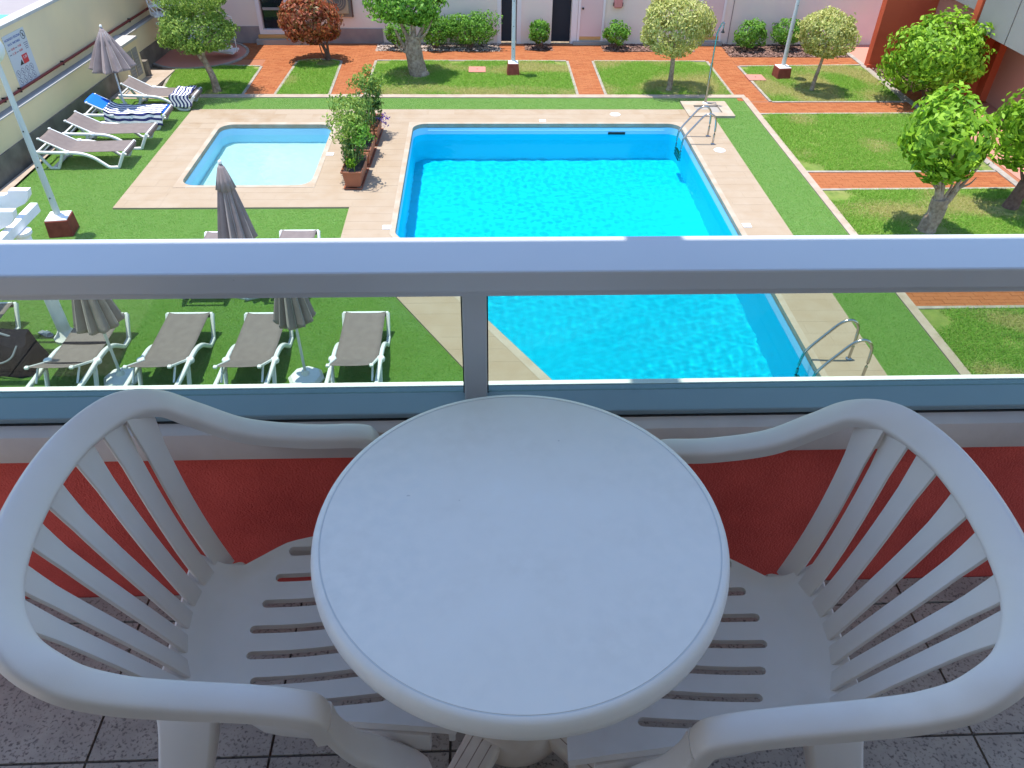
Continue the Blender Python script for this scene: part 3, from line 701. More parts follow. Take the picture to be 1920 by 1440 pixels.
# ================================================================== POOLSIDE FURNITURE
def make_lounger():
    root = empty('sun_lounger')                       # local: foot end at x=0 pointing +x, head towards -x, width along y
    for s in (-1, 1):
        y = s*.315
        P = crom([(-.02, y, .325), (-.06, y, .27), (-.19, y, .035)], 4)[:-1]
        MB().sweep([(-.015, y, .33), (-.06, y, .27), (-.20, y, .028)], rrect(.052, .060, .016, 2), (1, 0, .3)).build('leg', 'white_frame', root, 45)
        MB().sweep(crom([(-.20, y, .026), (-.38, y, .026), (-.48, y, .10), (-.63, y, .22), (-.80, y, .295), (-.98, y, .325), (-1.25, y, .335), (-1.50, y, .34), (-1.72, y, .35)], 4),
                   lambda i: rrect(.056, .062, .018, 2), (0, 0, 1)).build('side_rail', 'white_frame', root, 45)
        MB().sweep(crom([(-1.22, y, .33), (-1.27, y, .22), (-1.38, y, .03)], 3), rrect(.050, .056, .015, 2), (1, 0, .3)).build('leg', 'white_frame', root, 45)
        MB().sweep([(-1.37, y, .023), (-1.54, y, .023)], rrect(.052, .046, .014, 2), (0, 0, 1)).build('foot', 'white_frame', root, 45)
        MB().sweep([(-1.54, y, .024), (-1.72, y, .345)], rrect(.048, .054, .014, 2), (1, 0, .3)).build('leg', 'white_frame', root, 45)
        MB().lathe([(.05, -.03), (.055, -.01), (.055, .015), (.045, .03)], 14, (-1.12, s*.318, .335)).build('hinge', 'white_frame', root, 40)
        # back frame tube
        MB().sweep([(-1.13, s*.275, .345), (-1.60, s*.275, .60)], rrect(.03, .03, .01, 2), (0, 0, 1)).build('back_tube', 'white_frame', root, 45)
        MB().sweep([(-1.42, s*.255, .49), (-1.60, s*.255, .345)], rrect(.025, .025, .008, 2), (0, 0, 1)).build('back_strut', 'white_frame', root, 45)
        MB().box((-1.605, s*.272, .605), (.05, .05, .035)).build('end_cap', 'white_frame', root, bevel=.01)
    MB().sweep([(-1.46, -.33, .03), (-1.455, -.2, .04), (-1.45, 0, .04), (-1.455, .2, .04), (-1.46, .33, .03)], rrect(.07, .035, .01, 2), (0, 0, 1)).build('cross_bar', 'white_frame', root, 45)
    MB().sweep([(-1.70, -.32, .345), (-1.70, .32, .345)], rrect(.04, .04, .01, 2), (0, 0, 1)).build('cross_bar', 'white_frame', root, 45)
    MB().sweep([(-.02, -.32, .33), (-.02, .32, .33)], rrect(.04, .04, .015, 2), (0, 0, 1)).build('cross_bar', 'white_frame', root, 45)
    # sling
    prof = crom([(.012, 0, .245), (.018, 0, .31), (-.005, 0, .345), (-.06, 0, .352), (-.35, 0, .345), (-.75, 0, .338), (-1.05, 0, .342), (-1.16, 0, .365), (-1.36, 0, .475), (-1.60, 0, .612)], 5)
    vs = []; fs = []; NY = 8; n = len(prof)
    for i, p in enumerate(prof):
        for j in range(NY+1):
            s = 2*j/NY-1; vs.append((p[0], s*.285, p[2]-.014*(1-s*s)*(1 if 10 < i else .2)-.03*max(0, abs(s)-.97)/.03*0))
    for i in range(n-1):
        for j in range(NY): a = i*(NY+1)+j; fs.append((a, a+1, a+NY+2, a+NY+1))
    so_ = MB().add(vs, fs).build('sling', 'sling', root, 60); so_.modifiers.new('s', 'SOLIDIFY').thickness = .006
    return root
G1 = 'taupe sun loungers around the pool'
proto = make_lounger()
spots = [  # x, y, rz (deg), label
    (-7.11, 15.33, 1, 'empty taupe sun lounger by the cream wall, closest to the red-block lamp post'),
    (-6.98, 16.30, 1, 'empty taupe sun lounger by the cream wall, beside the lounger with the blue mat'),
    (-6.98, 17.42, 2, 'taupe sun lounger with blue mat and striped towel by the cream wall'),
    (-6.66, 18.62, 0, 'taupe sun lounger with striped towel on its foot end under the open-hemmed parasol'),
    (-3.05, 11.70, 90, 'taupe sun lounger beside the inner corner of the pool deck'),
    (-4.28, 11.66, 90, 'taupe sun lounger beside the tall closed parasol, away from the deck corner'),
    (-1.67, 9.22, 90, 'empty taupe sun lounger next to the slanted pool deck edge'),
    (-3.06, 9.22, 90, 'empty taupe sun lounger beside a white parasol base, second from the slanted deck edge'),
    (-4.17, 9.24, 90, 'empty taupe sun lounger between two others, third from the slanted deck edge'),
    (-5.37, 9.25, 90, 'taupe sun lounger with dark bands and a dark towel edge beside the navy bag'),
    (-7.05, 9.55, 90, 'taupe sun lounger beyond the pergola post with a navy bag at its side')]
for i, (x, y, rz, l) in enumerate(spots):
    o = proto if i == 0 else copy_tree(proto)
    o.location = (x, y, .002); o.rotation_euler.z = R_(rz); tag(o, l, 'sun lounger', G1)
    if i == 9:
        for q in (-.72, -1.30): MB().bx(q-.025, q+.025, -.288, .288, .0, .004).build('dark_band', 'navy_cloth', o).location = (0, 0, .337 if q > -1 else .43)
def drape(name, m_, fx, nu, nv, uvf, label, cat, thick=.008, group=None):
    vs = []; fs = []; uv = []
    for i in range(nu+1):
        for j in range(nv+1): vs.append(fx(i/nu, j/nv)); uv.append(uvf(i/nu, j/nv))
    for i in range(nu):
        for j in range(nv): a = i*(nv+1)+j; fs.append((a, a+nv+1, a+nv+2, a+1))
    o = MB().add(vs, fs).build(name, m_, None, 60)
    l = o.data.uv_layers.new(name='UVMap')
    for lp in o.data.loops: l.data[lp.index].uv = uv[lp.vertex_index]
    o.modifiers.new('s', 'SOLIDIFY').thickness = thick
    tag(o, label, cat, group); return o
def sling_z(x):
    k = [(-1.62, .622), (-1.36, .475), (-1.16, .365), (-1.05, .342), (-.75, .338), (-.06, .352), (.02, .345)]
    for (a, za), (b, zb) in zip(k, k[1:]):
        if a <= x <= b: return za+(zb-za)*(x-a)/(b-a)
    return .345
def tow1(u, v):                                     # along x from head to foot, hanging over the near side
    x = -1.28+1.22*u; s = -.62+.86*v; nz = .012*math.sin(u*23+v*9)+.008*math.sin(u*41+3*v)
    y = s; z = sling_z(x)+.040+nz*.5
    if s < -.34: z -= (-.34-s)*.95; y = -.34-(-.34-s)*.18+.02*math.sin(u*17)
    return (x, y, z)
o = drape('beach_towel', 'striped_towel', tow1, 40, 30, lambda u, v: (v*7.5+.04*math.sin(u*14)+.03*math.sin(u*31), u), 'navy and white striped towel spread over the lounger with the blue mat', 'towel', group='striped beach towels')
o.location = (-6.98, 17.42, .002); o.rotation_euler.z = R_(2)
def tow2(u, v):                                     # crosswise over the foot end
    x = -.56+.46*u; s = -.62+.95*v; y = s; z = sling_z(x)+.02+.010*math.sin(v*21+u*7)+.03*math.exp(-((v-.75)/.15)**2)*abs(math.sin(u*9))
    if s < -.34: z -= (-.34-s)*.95; y = -.34-(-.34-s)*.15; x += .03*math.sin(s*20)
    if s > .30: y = .30+(s-.30)*.4
    return (x, y, z)
o = drape('beach_towel', 'striped_towel', tow2, 24, 34, lambda u, v: (u*5.5+.09*math.sin(v*9), v), 'navy and white striped towel bunched over the foot of the lounger under the parasol', 'towel', group='striped beach towels')
o.location = (-6.66, 18.62, .002)
def matf(u, v): x = -1.64+1.60*u; return (x, (-.27+.54*v), sling_z(max(-1.62, x))+.004+.008*math.sin(3.14*v))
o = drape('lounger_mat', 'blue_towel', matf, 30, 8, lambda u, v: (u, v), 'bright blue mat lying along the lounger under the striped towel', 'mat', .012); o.location = (-6.98, 17.42, .008); o.rotation_euler.z = R_(2)

# closed parasols
def make_parasol(rb_, zb, zt, label, loc, pole_m='pole_white', base=True, seed=0):
    rr = random.Random(seed); root = tag(empty('closed_parasol', loc), label, 'parasol', 'closed taupe parasols')
    MB().tube([(0, 0, .05), (0, 0, zt)], .019, 10).build('pole', pole_m, root, 40)
    MB().lathe([(.028, 0), (.034, .02), (.030, .10), (.022, .12)], 10, (0, 0, .05)).build('pole_socket', pole_m, root, 40)
    n = 16; G = 10; ph = [rr.uniform(.82, 1.14) for _ in range(G+1)]; sh = [rr.uniform(.38, .62) for _ in range(G+1)]
    K = G*8
    def modf(i, a):
        q = (a/(2*math.pi)*G) % 1; k = int(a/(2*math.pi)*G+1e-6) % G
        tri = q/sh[k] if q < sh[k] else (1-q)/(1-sh[k])
        fold = .66+.40*tri*ph[k]
        return 1+(fold-1)*min(1, i/4)
    prof = [(.02, zt-.02)]
    for i in range(1, n+1): t = i/n; prof.append((.03+(rb_-.03)*(t**.9), zt-.03-(zt-.03-zb)*t+ (0 if i < n else 0)))
    m = MB(); m.lathe(prof, K, mod=modf); m.f = [f for f in m.f if len(f) == 4]
    for i, v in enumerate(m.v):
        if i >= (n)*K: a = (i % K)/K*G % 1; m.v[i] = (v[0], v[1], v[2]+.05*(.5-abs(2*a-1))+.012*rr.random())
    cn = m.build('canopy', 'parasol', root, 22); cn.modifiers.new('s', 'SOLIDIFY').thickness = .004
    vp = MB(); vp.lathe([(.015, zt+.004), (.05, zt-.05), (.04+rb_*.22, zt-.22), (.055+rb_*.30, zt-.36)], K, mod=lambda i, a: 1+(modf(6, a)-1)*.6*(i/3)); vp.f = [f for f in vp.f if len(f) == 4]
    v2 = vp.build('vent_cap', 'parasol', cn, 30); v2.modifiers.new('s', 'SOLIDIFY').thickness = .004
    for k in range(G):
        a = 2*math.pi*k/G; pts = []
        for i in range(1, n+1): r, z = prof[i]; q = modf(i, a)*r+.006; pts.append((q*math.cos(a), q*math.sin(a), z))
        MB().tube(pts, .007, 5).build('rib_seam', 'parasol_trim', cn, 40)
    MB().lathe([(.012, zt), (.026, zt+.012), (.028, zt+.035), (.018, zt+.055), (.002, zt+.06)], 12).build('finial', 'white_paint', root, 40)
    if base:
        MB().lathe([(.24, 0), (.245, .03), (.20, .075), (.06, .10), (.04, .16)], 8).build('base', 'white_frame', root, 30)
    return root
make_parasol(.50, 1.15, 1.98, 'taupe parasol with open skirt-like hem beside the cream wall loungers', (-8.05, 17.72, 0), seed=1)
make_parasol(.27, .93, 2.10, 'tall tightly closed taupe parasol standing below the children\'s pool deck', (-3.62, 10.3, 0), seed=2)
make_parasol(.27, .98, 1.98, 'closed taupe parasol in the white base between the two loungers nearest the slanted deck', (-2.38, 8.1, 0), seed=3)
make_parasol(.30, .93, 1.95, 'closed taupe parasol in front of the lounger beside the navy bag', (-4.83, 8.14, 0), seed=4)

# lamp posts
def lamp(loc, rz, label, bw, bh, h, shape):
    root = tag(empty('lamp_post', loc, rz), label, 'lamp post', 'white garden lamp posts')
    b = MB().box((0, 0, bh/2), (bw, bw, bh), 0, shape).build('plinth', 'lamp_base_red', root, bevel=.012)
    MB().box((0, 0, bh+.006), (bw*shape*.94, bw*shape*.94, .02)).build('plinth_top', 'white_paint', root, bevel=.006)
    MB().tube([(0, 0, bh), (0, 0, 1.5), (0, 0, h)], [.055, .05, .035], 14).build('pole', 'pole_white', root, 40)
    MB().lathe([(.10, bh+.012), (.10, bh+.035), (.06, bh+.05)], 12).build('foot_plate', 'white_paint', root)
    for z in (bh+.35, bh+.9, bh+1.5): MB().lathe([(.010, 0), (.010, .02)], 8, (.0, -.055, z)).build('bolt', 'black', root)
    MB().lathe([(.04, h-.05), (.10, h), (.15, h+.07), (.17, h+.17), (.14, h+.27), (.04, h+.32)], 20).build('globe', 'white_frame', root, 40)
lamp((-7.30, 12.32, 0), R_(8), 'white lamp post on a chipped red block standing on the artificial turf', .40, .30, 2.9, .93)
lamp((.91, 21.08, 0), 0, 'white lamp post on a dark red tapered block beside the square pink cover', .34, .30, 3.2, .82)
lamp((8.12, 20.85, 0), R_(6), 'white lamp post on a pale red block beside the small pale round tree', .38, .28, 3.2, .92)

# pool ladders
def ladder(x, y, label):
    root = tag(empty('pool_ladder', (x, y, .03)), label, 'pool ladder', 'steel pool ladders')
    for s in (-.23, .23):
        pts = crom([(.50, s, 0), (.50, s, .35), (.47, s, .56), (.36, s, .66), (.22, s, .62), (.05, s, .42), (-.13, s, .18), (-.18, s, .02), (-.185, s, -.3), (-.185, s, -.62)], 5)
        r_ = MB().tube(pts, .021, 10).build('rail', 'steel', root, 50)
        MB().lathe([(.045, 0), (.045, .012), (.025, .025)], 14, (.50, s, 0)).build('flange', 'steel', r_, 40)
    for k in range(3): MB().box((-.185, 0, -.28-.17*k), (.07, .43, .03)).build('step', 'steel', root, bevel=.006)
ladder(4.62, 16.40, 'curved steel pool ladder near the shower tray')
ladder(4.66, 8.14, 'curved steel pool ladder at the balcony end of the pool')
# deck discs and depth plaques
def text_mesh(s, size, m_, parent, loc, name='lettering', rot=(0, 0, 0), ext=.001):
    cu = bpy.data.curves.new(name, 'FONT'); cu.body = s; cu.size = size; cu.extrude = ext; cu.align_x = 'CENTER'; cu.align_y = 'CENTER'; cu.resolution_u = 2
    ob = bpy.data.objects.new(name, cu); col.objects.link(ob); dg = bpy.context.evaluated_depsgraph_get()
    me = bpy.data.meshes.new_from_object(ob.evaluated_get(dg)); bpy.data.objects.remove(ob)
    me.materials.clear(); me.materials.append(MATS[m_]); o = bpy.data.objects.new(name, me); col.objects.link(o); o.parent = parent; o.location = loc; o.rotation_euler = rot; return o
for x, y, l in ((3.22, 17.98, 'round white skimmer lid in the deck between the pool and the turf strip'), (5.19, 15.82, 'round white skimmer lid in the deck beside the far steel ladder')):
    o = tag(empty('skimmer_lid', (x, y, .0315)), l, 'skimmer lid', 'white skimmer lids')
    MB().lathe([(.125, 0), (.125, .006), (.115, .009), (.001, .009)], 28).build('lid', 'white_frame', o)
    for k in (-.045, .045): MB().box((k, 0, .0095), (.03, .012, .002)).build('slot', 'ink_grey', o)
for x, y, rz, t, l in ((-1.68, 12.36, 0, '1,20', 'small white depth plaque at the near-left corner of the big pool'), (1.46, 17.56, 0, '1,40', 'small white depth plaque on the far coping of the big pool'),
                    (-3.16, 15.64, 90, '0,30', 'small white depth plaque beside the children\'s pool'), (4.82, 12.36, 0, '1,20', 'small white depth plaque on the deck along the shower side of the pool')):
    o = tag(empty('depth_plaque', (x, y, .0355), R_(rz)), l, 'depth marker', 'white pool depth plaques')
    MB().box((0, 0, .003), (.15, .15, .006)).build('plate', 'ink_white', o); text_mesh(t, .06, 'ink_grey', o, (0, .03, .0062)); text_mesh('m', .05, 'ink_grey', o, (0, -.04, .0062))

# ================================================================== PLANTS
def leaves(P, N, size, aspect=.45, droop=0.0, curl=.25):
    """P centres, N outward normals -> folded leaf quads (2 triangles pairs)"""
    n = len(P); ax = rng.normal(size=(n, 3)); ax -= (ax*N).sum(1)[:, None]*N*.75; ax[:, 2] -= droop; ax /= np.linalg.norm(ax, axis=1)[:, None]
    s = size*(.65+.7*rng.random(n)); up = N+.6*rng.normal(size=(n, 3)); side = np.cross(ax, up); side /= np.linalg.norm(side, axis=1)[:, None]+1e-9
    up = np.cross(side, ax)
    a = P-ax*s[:, None]*.5; t = P+ax*s[:, None]*.5-up*(s*curl)[:, None]*.5; l = P-side*(s*aspect*.5)[:, None]+up*(s*.10)[:, None]; r = P+side*(s*aspect*.5)[:, None]+up*(s*.10)[:, None]
    V = np.stack([a, l, t, r], 1).reshape(-1, 3); F = np.arange(4*n).reshape(-1, 4)
    return V, F
def crown_pts(c, rad, n, rough=.14, shell=.55, lump=7, seed=0, flat=0, sprigs=0):
    r = np.random.default_rng(seed); d = r.normal(size=(n, 3)); d /= np.linalg.norm(d, axis=1)[:, None]
    M = max(24, int(n**.5*1.5)); cc = r.normal(size=(M, 3)); cc /= np.linalg.norm(cc, axis=1)[:, None]; cr = r.uniform(.84, 1.10, M)
    pick = r.integers(0, M, n); cl = r.random(n) < .72                   # most leaves sit in twig clumps, gaps stay between
    dc = cc[pick]+r.normal(size=(n, 3))*.11; dc /= np.linalg.norm(dc, axis=1)[:, None]; d = np.where(cl[:, None], dc, d)
    L = r.normal(size=(lump*4, 3)); L /= np.linalg.norm(L, axis=1)[:, None]; amp = r.uniform(-rough, rough, len(L))*1.3
    k = np.exp(-8*(1-(d@L.T))); q = 1+(k*amp).sum(1); q = np.where(cl, q*cr[pick], q*.93)
    rr = (shell+(1-shell)*r.random(n)**.5)*q
    if sprigs:
        S = r.normal(size=(sprigs, 3)); S[:, 2] = abs(S[:, 2])+.1; S /= np.linalg.norm(S, axis=1)[:, None]
        near_ = (d@S.T).max(1) > .985; rr[near_] *= 1+.22*r.random(near_.sum())
    p = d*rr[:, None]
    if flat: p[:, 2] = np.where(p[:, 2] < -flat, -flat+.25*(p[:, 2]+flat), p[:, 2])
    p = p*np.array(rad); nn = d/np.array(rad); nn /= np.linalg.norm(nn, axis=1)[:, None]
    return p+np.array(c), nn
def foliage(name, P, N, size, m_, parent, **k):
    V, F = leaves(P, N, size, **k); o = bpy.data.objects.new(name, np_mesh(name, V, F, m_)); col.objects.link(o); o.parent = parent; return o
def limb(pts, r0, r1, k=8, n=4, knob=0, seed=0):
    rr = random.Random(seed); C = crom(pts, n); m = len(C)
    return C, [(r0+(r1-r0)*(i/(m-1))**.8)*(1+knob*rr.uniform(-1, 1)) for i in range(m)]
def trunk(parent, specs, m_):
    m = MB()
    for j, (pts, r0, r1) in enumerate(specs):
        C, r = limb(pts, r0, r1, knob=.07, seed=j); m.tube(C, r, 9)
    return m.build('trunk', m_, parent, 60)
def tree(name, base, label, cat, trunk_specs, bark, crowns, group=None):
    root = tag(empty(name, base), label, cat, group); trunk(root, trunk_specs, bark)
    for c in crowns:
        P, N = crown_pts(c['c'], c['r'], c['n'], c.get('rough', .14), c.get('shell', .55), 7, c.get('seed', 1), c.get('flat', 0), c.get('sprigs', 0))
        foliage(c.get('name', 'crown'), P, N, c['size'], c['m'], root, aspect=c.get('aspect', .45), droop=c.get('droop', 0))
    return root
def crownlet(c, r, n, size, m, **k): return dict(c=c, r=r, n=n, size=size, m=m, **k)
# clipped ficus left (drooping fringe)
tree('ficus_tree', (-6.55, 19.66, 0), 'clipped small-leaved tree with drooping box crown in the lawn beside the spiral stair', 'tree',
     [([(0, 0, -.05), (-.03, 0, .35), (-.14, .02, .72), (-.16, .02, 1.0)], .11, .05), ([(-.10, .02, .62), (-.26, .02, .85), (-.36, .05, 1.1)], .05, .03), ([(-.15, .02, .9), (.1, .1, 1.2), (.3, .1, 1.4)], .045, .02), ([(-.16, .02, .98), (-.2, .1, 1.6), (-.2, .1, 2.2)], .045, .02)],
     'bark', [crownlet((-.20, .0, 1.42), (1.0, .90, .56), 8200, .075, 'leaf_ficus', seed=3, shell=.62, flat=.55, droop=.5, rough=.1),
              crownlet((-.10, .1, 2.25), (.95, .80, .42), 4500, .075, 'leaf_ficus', seed=4, shell=.6, droop=.6)])
# red-leaved tree
tree('red_leaf_tree', (-4.18, 22.28, 0), 'round bushy tree with coppery red leaves and thin dark stems', 'tree',
     [([(0, 0, -.05), (-.05, 0, .25), (-.2, 0, .6), (-.35, 0, .9)], .055, .03), ([(.04, .02, -.05), (.02, 0, .3), (.05, 0, .7)], .05, .025), ([(-.04, .02, -.05), (-.16, 0, .22), (-.2, 0, .5)], .02, .012)],
     'bark_dark', [crownlet((-.40, -.02, 1.05), (.82, .75, .60), 5200, .115, 'leaf_red', seed=5, shell=.6, droop=.45, rough=.12, flat=.8)])
# thick-trunked tree
tree('ornamental_tree', (-1.58, 21.02, 0), 'tree with thick pale gnarled trunk and dense glossy green crown in the lawn', 'tree',
     [([(0, 0, -.06), (-.05, 0, .12), (-.10, 0, .42), (-.13, 0, .72), (-.10, .05, .95)], .27, .19), ([(-.2, 0, .5), (-.38, 0, .75), (-.55, .0, 1.1)], .07, .03), ([(-.12, 0, .75), (-.32, .05, 1.05), (-.5, .05, 1.5)], .075, .03),
      ([(-.12, 0, .8), (-.1, .05, 1.2), (-.12, .1, 1.6)], .09, .04), ([(-.05, 0, .8), (.12, .05, 1.1), (.25, .1, 1.5)], .08, .03), ([(-.02, 0, .85), (.22, -.05, 1.05), (.45, -.05, 1.45)], .05, .02), ([(-.25, 0, .55), (-.42, -.05, .62), (-.55, -.08, .8)], .035, .02)],
     'bark', [crownlet((-.22, .1, 1.78), (.98, .92, .60), 5600, .115, 'leaf_green', seed=6, shell=.55, rough=.16, flat=.75, sprigs=5)])
# pale clipped trees
tree('variegated_tree', (4.87, 19.84, 0), 'large pale yellow-green clipped round tree beside the pool shower', 'tree', [([(0, 0, -.05), (.02, 0, .1), (.02, 0, .5), (0, 0, .9), (0, 0, 1.3)], .085, .04), ([(.02, 0, .8), (.2, 0, 1.3)], .03, .02), ([(.0, 0, .8), (-.2, 0.1, 1.3)], .03, .02)],
     'bark', [crownlet((-.06, .02, 1.50), (.93, .88, .70), 9000, .085, 'leaf_varieg', seed=7, shell=.70, flat=.78, droop=.55, rough=.09, sprigs=3)])
tree('variegated_tree', (8.62, 19.84, 0), 'small pale yellow-green clipped round tree beside the lamp post with pale red block', 'tree', [([(0, 0, -.05), (.02, 0, .3), (.07, 0, .75), (.08, 0, 1.2)], .06, .03)],
     'bark', [crownlet((.04, .0, 1.36), (.74, .70, .58), 6200, .085, 'leaf_varieg', seed=8, shell=.70, flat=.75, droop=.55, rough=.09, sprigs=3)])
# bright green trees on the right
tree('bright_green_tree', (8.10, 12.22, 0), 'bright green leafy tree with a stubby forked pale trunk on the lawn', 'tree',
     [([(0, 0, -.06), (.0, 0, .12), (.05, 0, .35), (.02, 0, .62)], .17, .14), ([(.04, 0, .40), (.18, 0, .62), (.26, .0, .85)], .09, .05), ([(0, 0, .55), (-.1, 0, .85), (-.2, 0, 1.2)], .07, .03), ([(.02, 0, .6), (.0, .05, .9), (-.02, .05, 1.4)], .06, .03), ([(.22, 0, .7), (.36, 0, .95), (.5, 0, 1.25)], .045, .015),
      ([(.2, 0, .72), (.24, 0, 1.0), (.2, 0, 1.4)], .045, .02), ([(-.05, 0, .75), (-.25, -.05, .92), (-.36, -.05, 1.05)], .03, .01), ([(.25, 0, .8), (.42, -.03, .9), (.5, -.03, 1.02)], .025, .008), ([(.08, 0, .6), (.12, -.03, .85), (.08, -.03, 1.05)], .03, .015)],
     'bark', [crownlet((-.20, .0, 1.68), (.80, .80, .74), 2300, .165, 'leaf_bright', seed=9, shell=.45, rough=.16, flat=.72, sprigs=12, aspect=.42, droop=.15)])
tree('bright_green_tree', (10.15, 13.12, 0), 'bright green leafy tree with a dark trunk on the lawn beside the red building', 'tree',
     [([(0, 0, -.06), (.06, 0, .3), (.1, 0, .6), (.1, 0, .9)], .15, .08), ([(.05, 0, .5), (-.1, 0, .75), (-.2, 0, 1.0)], .035, .015), ([(.1, 0, .7), (.3, 0, 1.1), (.4, 0, 1.4)], .06, .03)],
     'bark_dark', [crownlet((-.02, .0, 1.55), (.95, .85, .82), 2700, .165, 'leaf_bright', seed=10, shell=.45, rough=.16, flat=.75, sprigs=10, aspect=.42, droop=.15)])
tree('bright_green_bush', (11.30, 19.0, 0), 'big bright green round bush against the red walls', 'bush',
     [([(0, 0, -.05), (-.05, 0, .3), (-.1, 0, .7)], .07, .04), ([(.05, .05, -.05), (.15, 0, .4), (.3, 0, .8)], .05, .03), ([(-.05, .02, -.05), (-.25, 0, .35), (-.45, 0, .7)], .045, .02)],
     'bark_dark', [crownlet((-.12, .0, 1.10), (1.24, 1.05, .92), 5200, .15, 'leaf_bright', seed=11, shell=.5, rough=.15, flat=.85, sprigs=16, aspect=.42, droop=.1)])
# bushes along the building
def bush(base, rad, zc, n, m_, label, seed, group='bushes along the pink building', size=.085):
    tree('bush', base, label, 'bush', [([(0, 0, -.05), (.02, 0, .2), (.0, 0, zc)], .035, .02), ([(.03, 0, -.03), (.1, .02, .2), (.15, .0, zc)], .025, .012), ([(-.03, 0, -.03), (-.1, .02, .2), (-.15, .0, zc)], .025, .012)],
         'bark_dark', [crownlet((0, 0, zc), rad, n, size, m_, seed=seed, shell=.5, rough=.16, flat=.8)], group)
bush((-.25, 23.42, 0), (.86, .40, .48), .58, 3300, 'leaf_green', 'wide loose green hedge bush against the pink wall by the first dark doorway', 21)
bush((-1.25, 23.35, 0), (.48, .38, .42), .50, 1600, 'leaf_green', 'rounded green bush joining the wide hedge behind the thick-trunked tree', 22)
bush((-2.35, 23.35, 0), (.42, .34, .32), .40, 1000, 'leaf_green', 'low green bush beside the grey wall plinth behind the thick-trunked tree', 23)
bush((1.76, 23.42, 0), (.34, .32, .36), .48, 1400, 'leaf_green', 'small clipped green bush between the two dark doorways', 24)
bush((3.98, 23.42, 0), (.40, .34, .36), .45, 1400, 'leaf_green', 'small clipped green bush with brown leaves beside the pink door', 25)
bush((7.95, 23.35, 0), (.56, .40, .38), .44, 1700, 'leaf_green', 'dense dark green bush in the mulch bed behind the shower', 26)
bush((9.05, 23.38, 0), (.50, .38, .42), .50, 1600, 'leaf_green', 'dense dark green bush in the mulch bed behind the right lamp post', 27)
gp = tag(empty('grass_clump', (11.15, 21.0, 0)), 'small clump of upright strap leaves beside the red fin wall', 'plant')
n = 60; a = rng.random(n)*6.28; d = np.stack([np.cos(a), np.sin(a)], 1); b0 = d*.05*rng.random((n, 1)); tpp = d*(.12+.16*rng.random((n, 1))); e = np.stack([-d[:, 1], d[:, 0]], 1)*.011; hh = .22+.2*rng.random(n)
V = np.stack([np.c_[b0-e, np.zeros(n)], np.c_[b0+e, np.zeros(n)], np.c_[tpp, hh]], 1).reshape(-1, 3)
o = bpy.data.objects.new('leaves', np_mesh('leaves', V, np.arange(3*n).reshape(-1, 3), 'leaf_green')); col.objects.link(o); o.parent = gp

# planters between the pools
def planter(x, y, label, specs, seed):
    root = tag(empty('planter', (x, y, .031), R_(-2)), label, 'planter', 'terracotta trough planters between the pools')
    L2, W2 = .47, .19
    def ring(hx, hy, z): return [(-hx, -hy, z), (hx, -hy, z), (hx, hy, z), (-hx, hy, z)]
    def loft(rs):
        m = MB(); vs = [v for r in rs for v in r]; fs = []
        for i in range(len(rs)-1):
            for j in range(4): a = i*4+j; b = i*4+(j+1) % 4; fs.append((a, b, b+4, a+4))
        fs.append((3, 2, 1, 0)); return m.add(vs, fs)
    loft([ring(W2*.72, L2*.90, .035), ring(W2*.95, L2*.97, .32), ring(W2*1.06, L2*1.02, .322), ring(W2*1.08, L2*1.03, .365), ring(W2*1.0, L2, .37), ring(W2*.9, L2*.94, .33)]).build('pot', 'pot', root, bevel=.008)
    loft([ring(W2*.85, L2*.97, 0), ring(W2*.98, L2*1.04, .035), ring(W2*.93, L2*1.0, .036), ring(W2*.8, L2*.93, .012)]).build('saucer', 'pot', root, bevel=.004)
    MB().bx(-W2*.9, W2*.9, -L2*.94, L2*.94, .30, .335).build('potting_soil', 'pot_soil', root)
    st_ = MB(); rr = random.Random(seed)
    for k in range(11):
        sx, sy = rr.uniform(-.1, .1), rr.uniform(-.38, .38); st_.tube(crom([(sx, sy, .32), (sx*1.2, sy, .7), (sx*2+rr.uniform(-.1, .1), sy*1.1, rr.uniform(.9, 1.25))], 3), [.012, .011, .010, .009, .008, .006, .005], 5)
    st_.build('stems', 'leaf_ficus', root, 40)
    for (c, r, n, sz, m_, sd) in specs:
        P, N = crown_pts(c, r, n, .3, .25, 9, sd, 0, 6); foliage('foliage', P, N, sz, m_, root, aspect=.42, droop=.35)
planter(-2.45, 14.38, 'terracotta trough planter with tall leafy shrub nearest the turf corner', [((-.02, -.05, .62), (.30, .44, .30), 900, .07, 'leaf_dark', 31), ((-.05, .05, 1.08), (.36, .42, .24), 1000, .075, 'leaf_ficus', 32), ((.18, -.1, .98), (.24, .3, .2), 500, .075, 'leaf_green', 33), ((.0, -.42, .52), (.10, .08, .10), 110, .075, 'leaf_bright', 34)], 1)
planter(-2.40, 15.45, 'terracotta trough planter with yellowish shrub in the middle of the planter row', [((-.05, .0, .62), (.25, .42, .28), 650, .07, 'leaf_dark', 35), ((-.22, .1, .98), (.34, .40, .26), 900, .075, 'leaf_ficus', 36), ((.16, .1, .55), (.16, .22, .2), 180, .07, 'leaf_dead', 37)], 2)
planter(-2.36, 16.55, 'terracotta trough planter with tall dark shrub and purple flowers, far end of the planter row', [((0, 0, .75), (.36, .42, .40), 1000, .075, 'leaf_dark', 38), ((.0, .2, 1.15), (.36, .36, .30), 850, .075, 'leaf_ficus', 39), ((.3, -.1, .45), (.14, .2, .16), 60, .06, 'flower', 40)], 3)

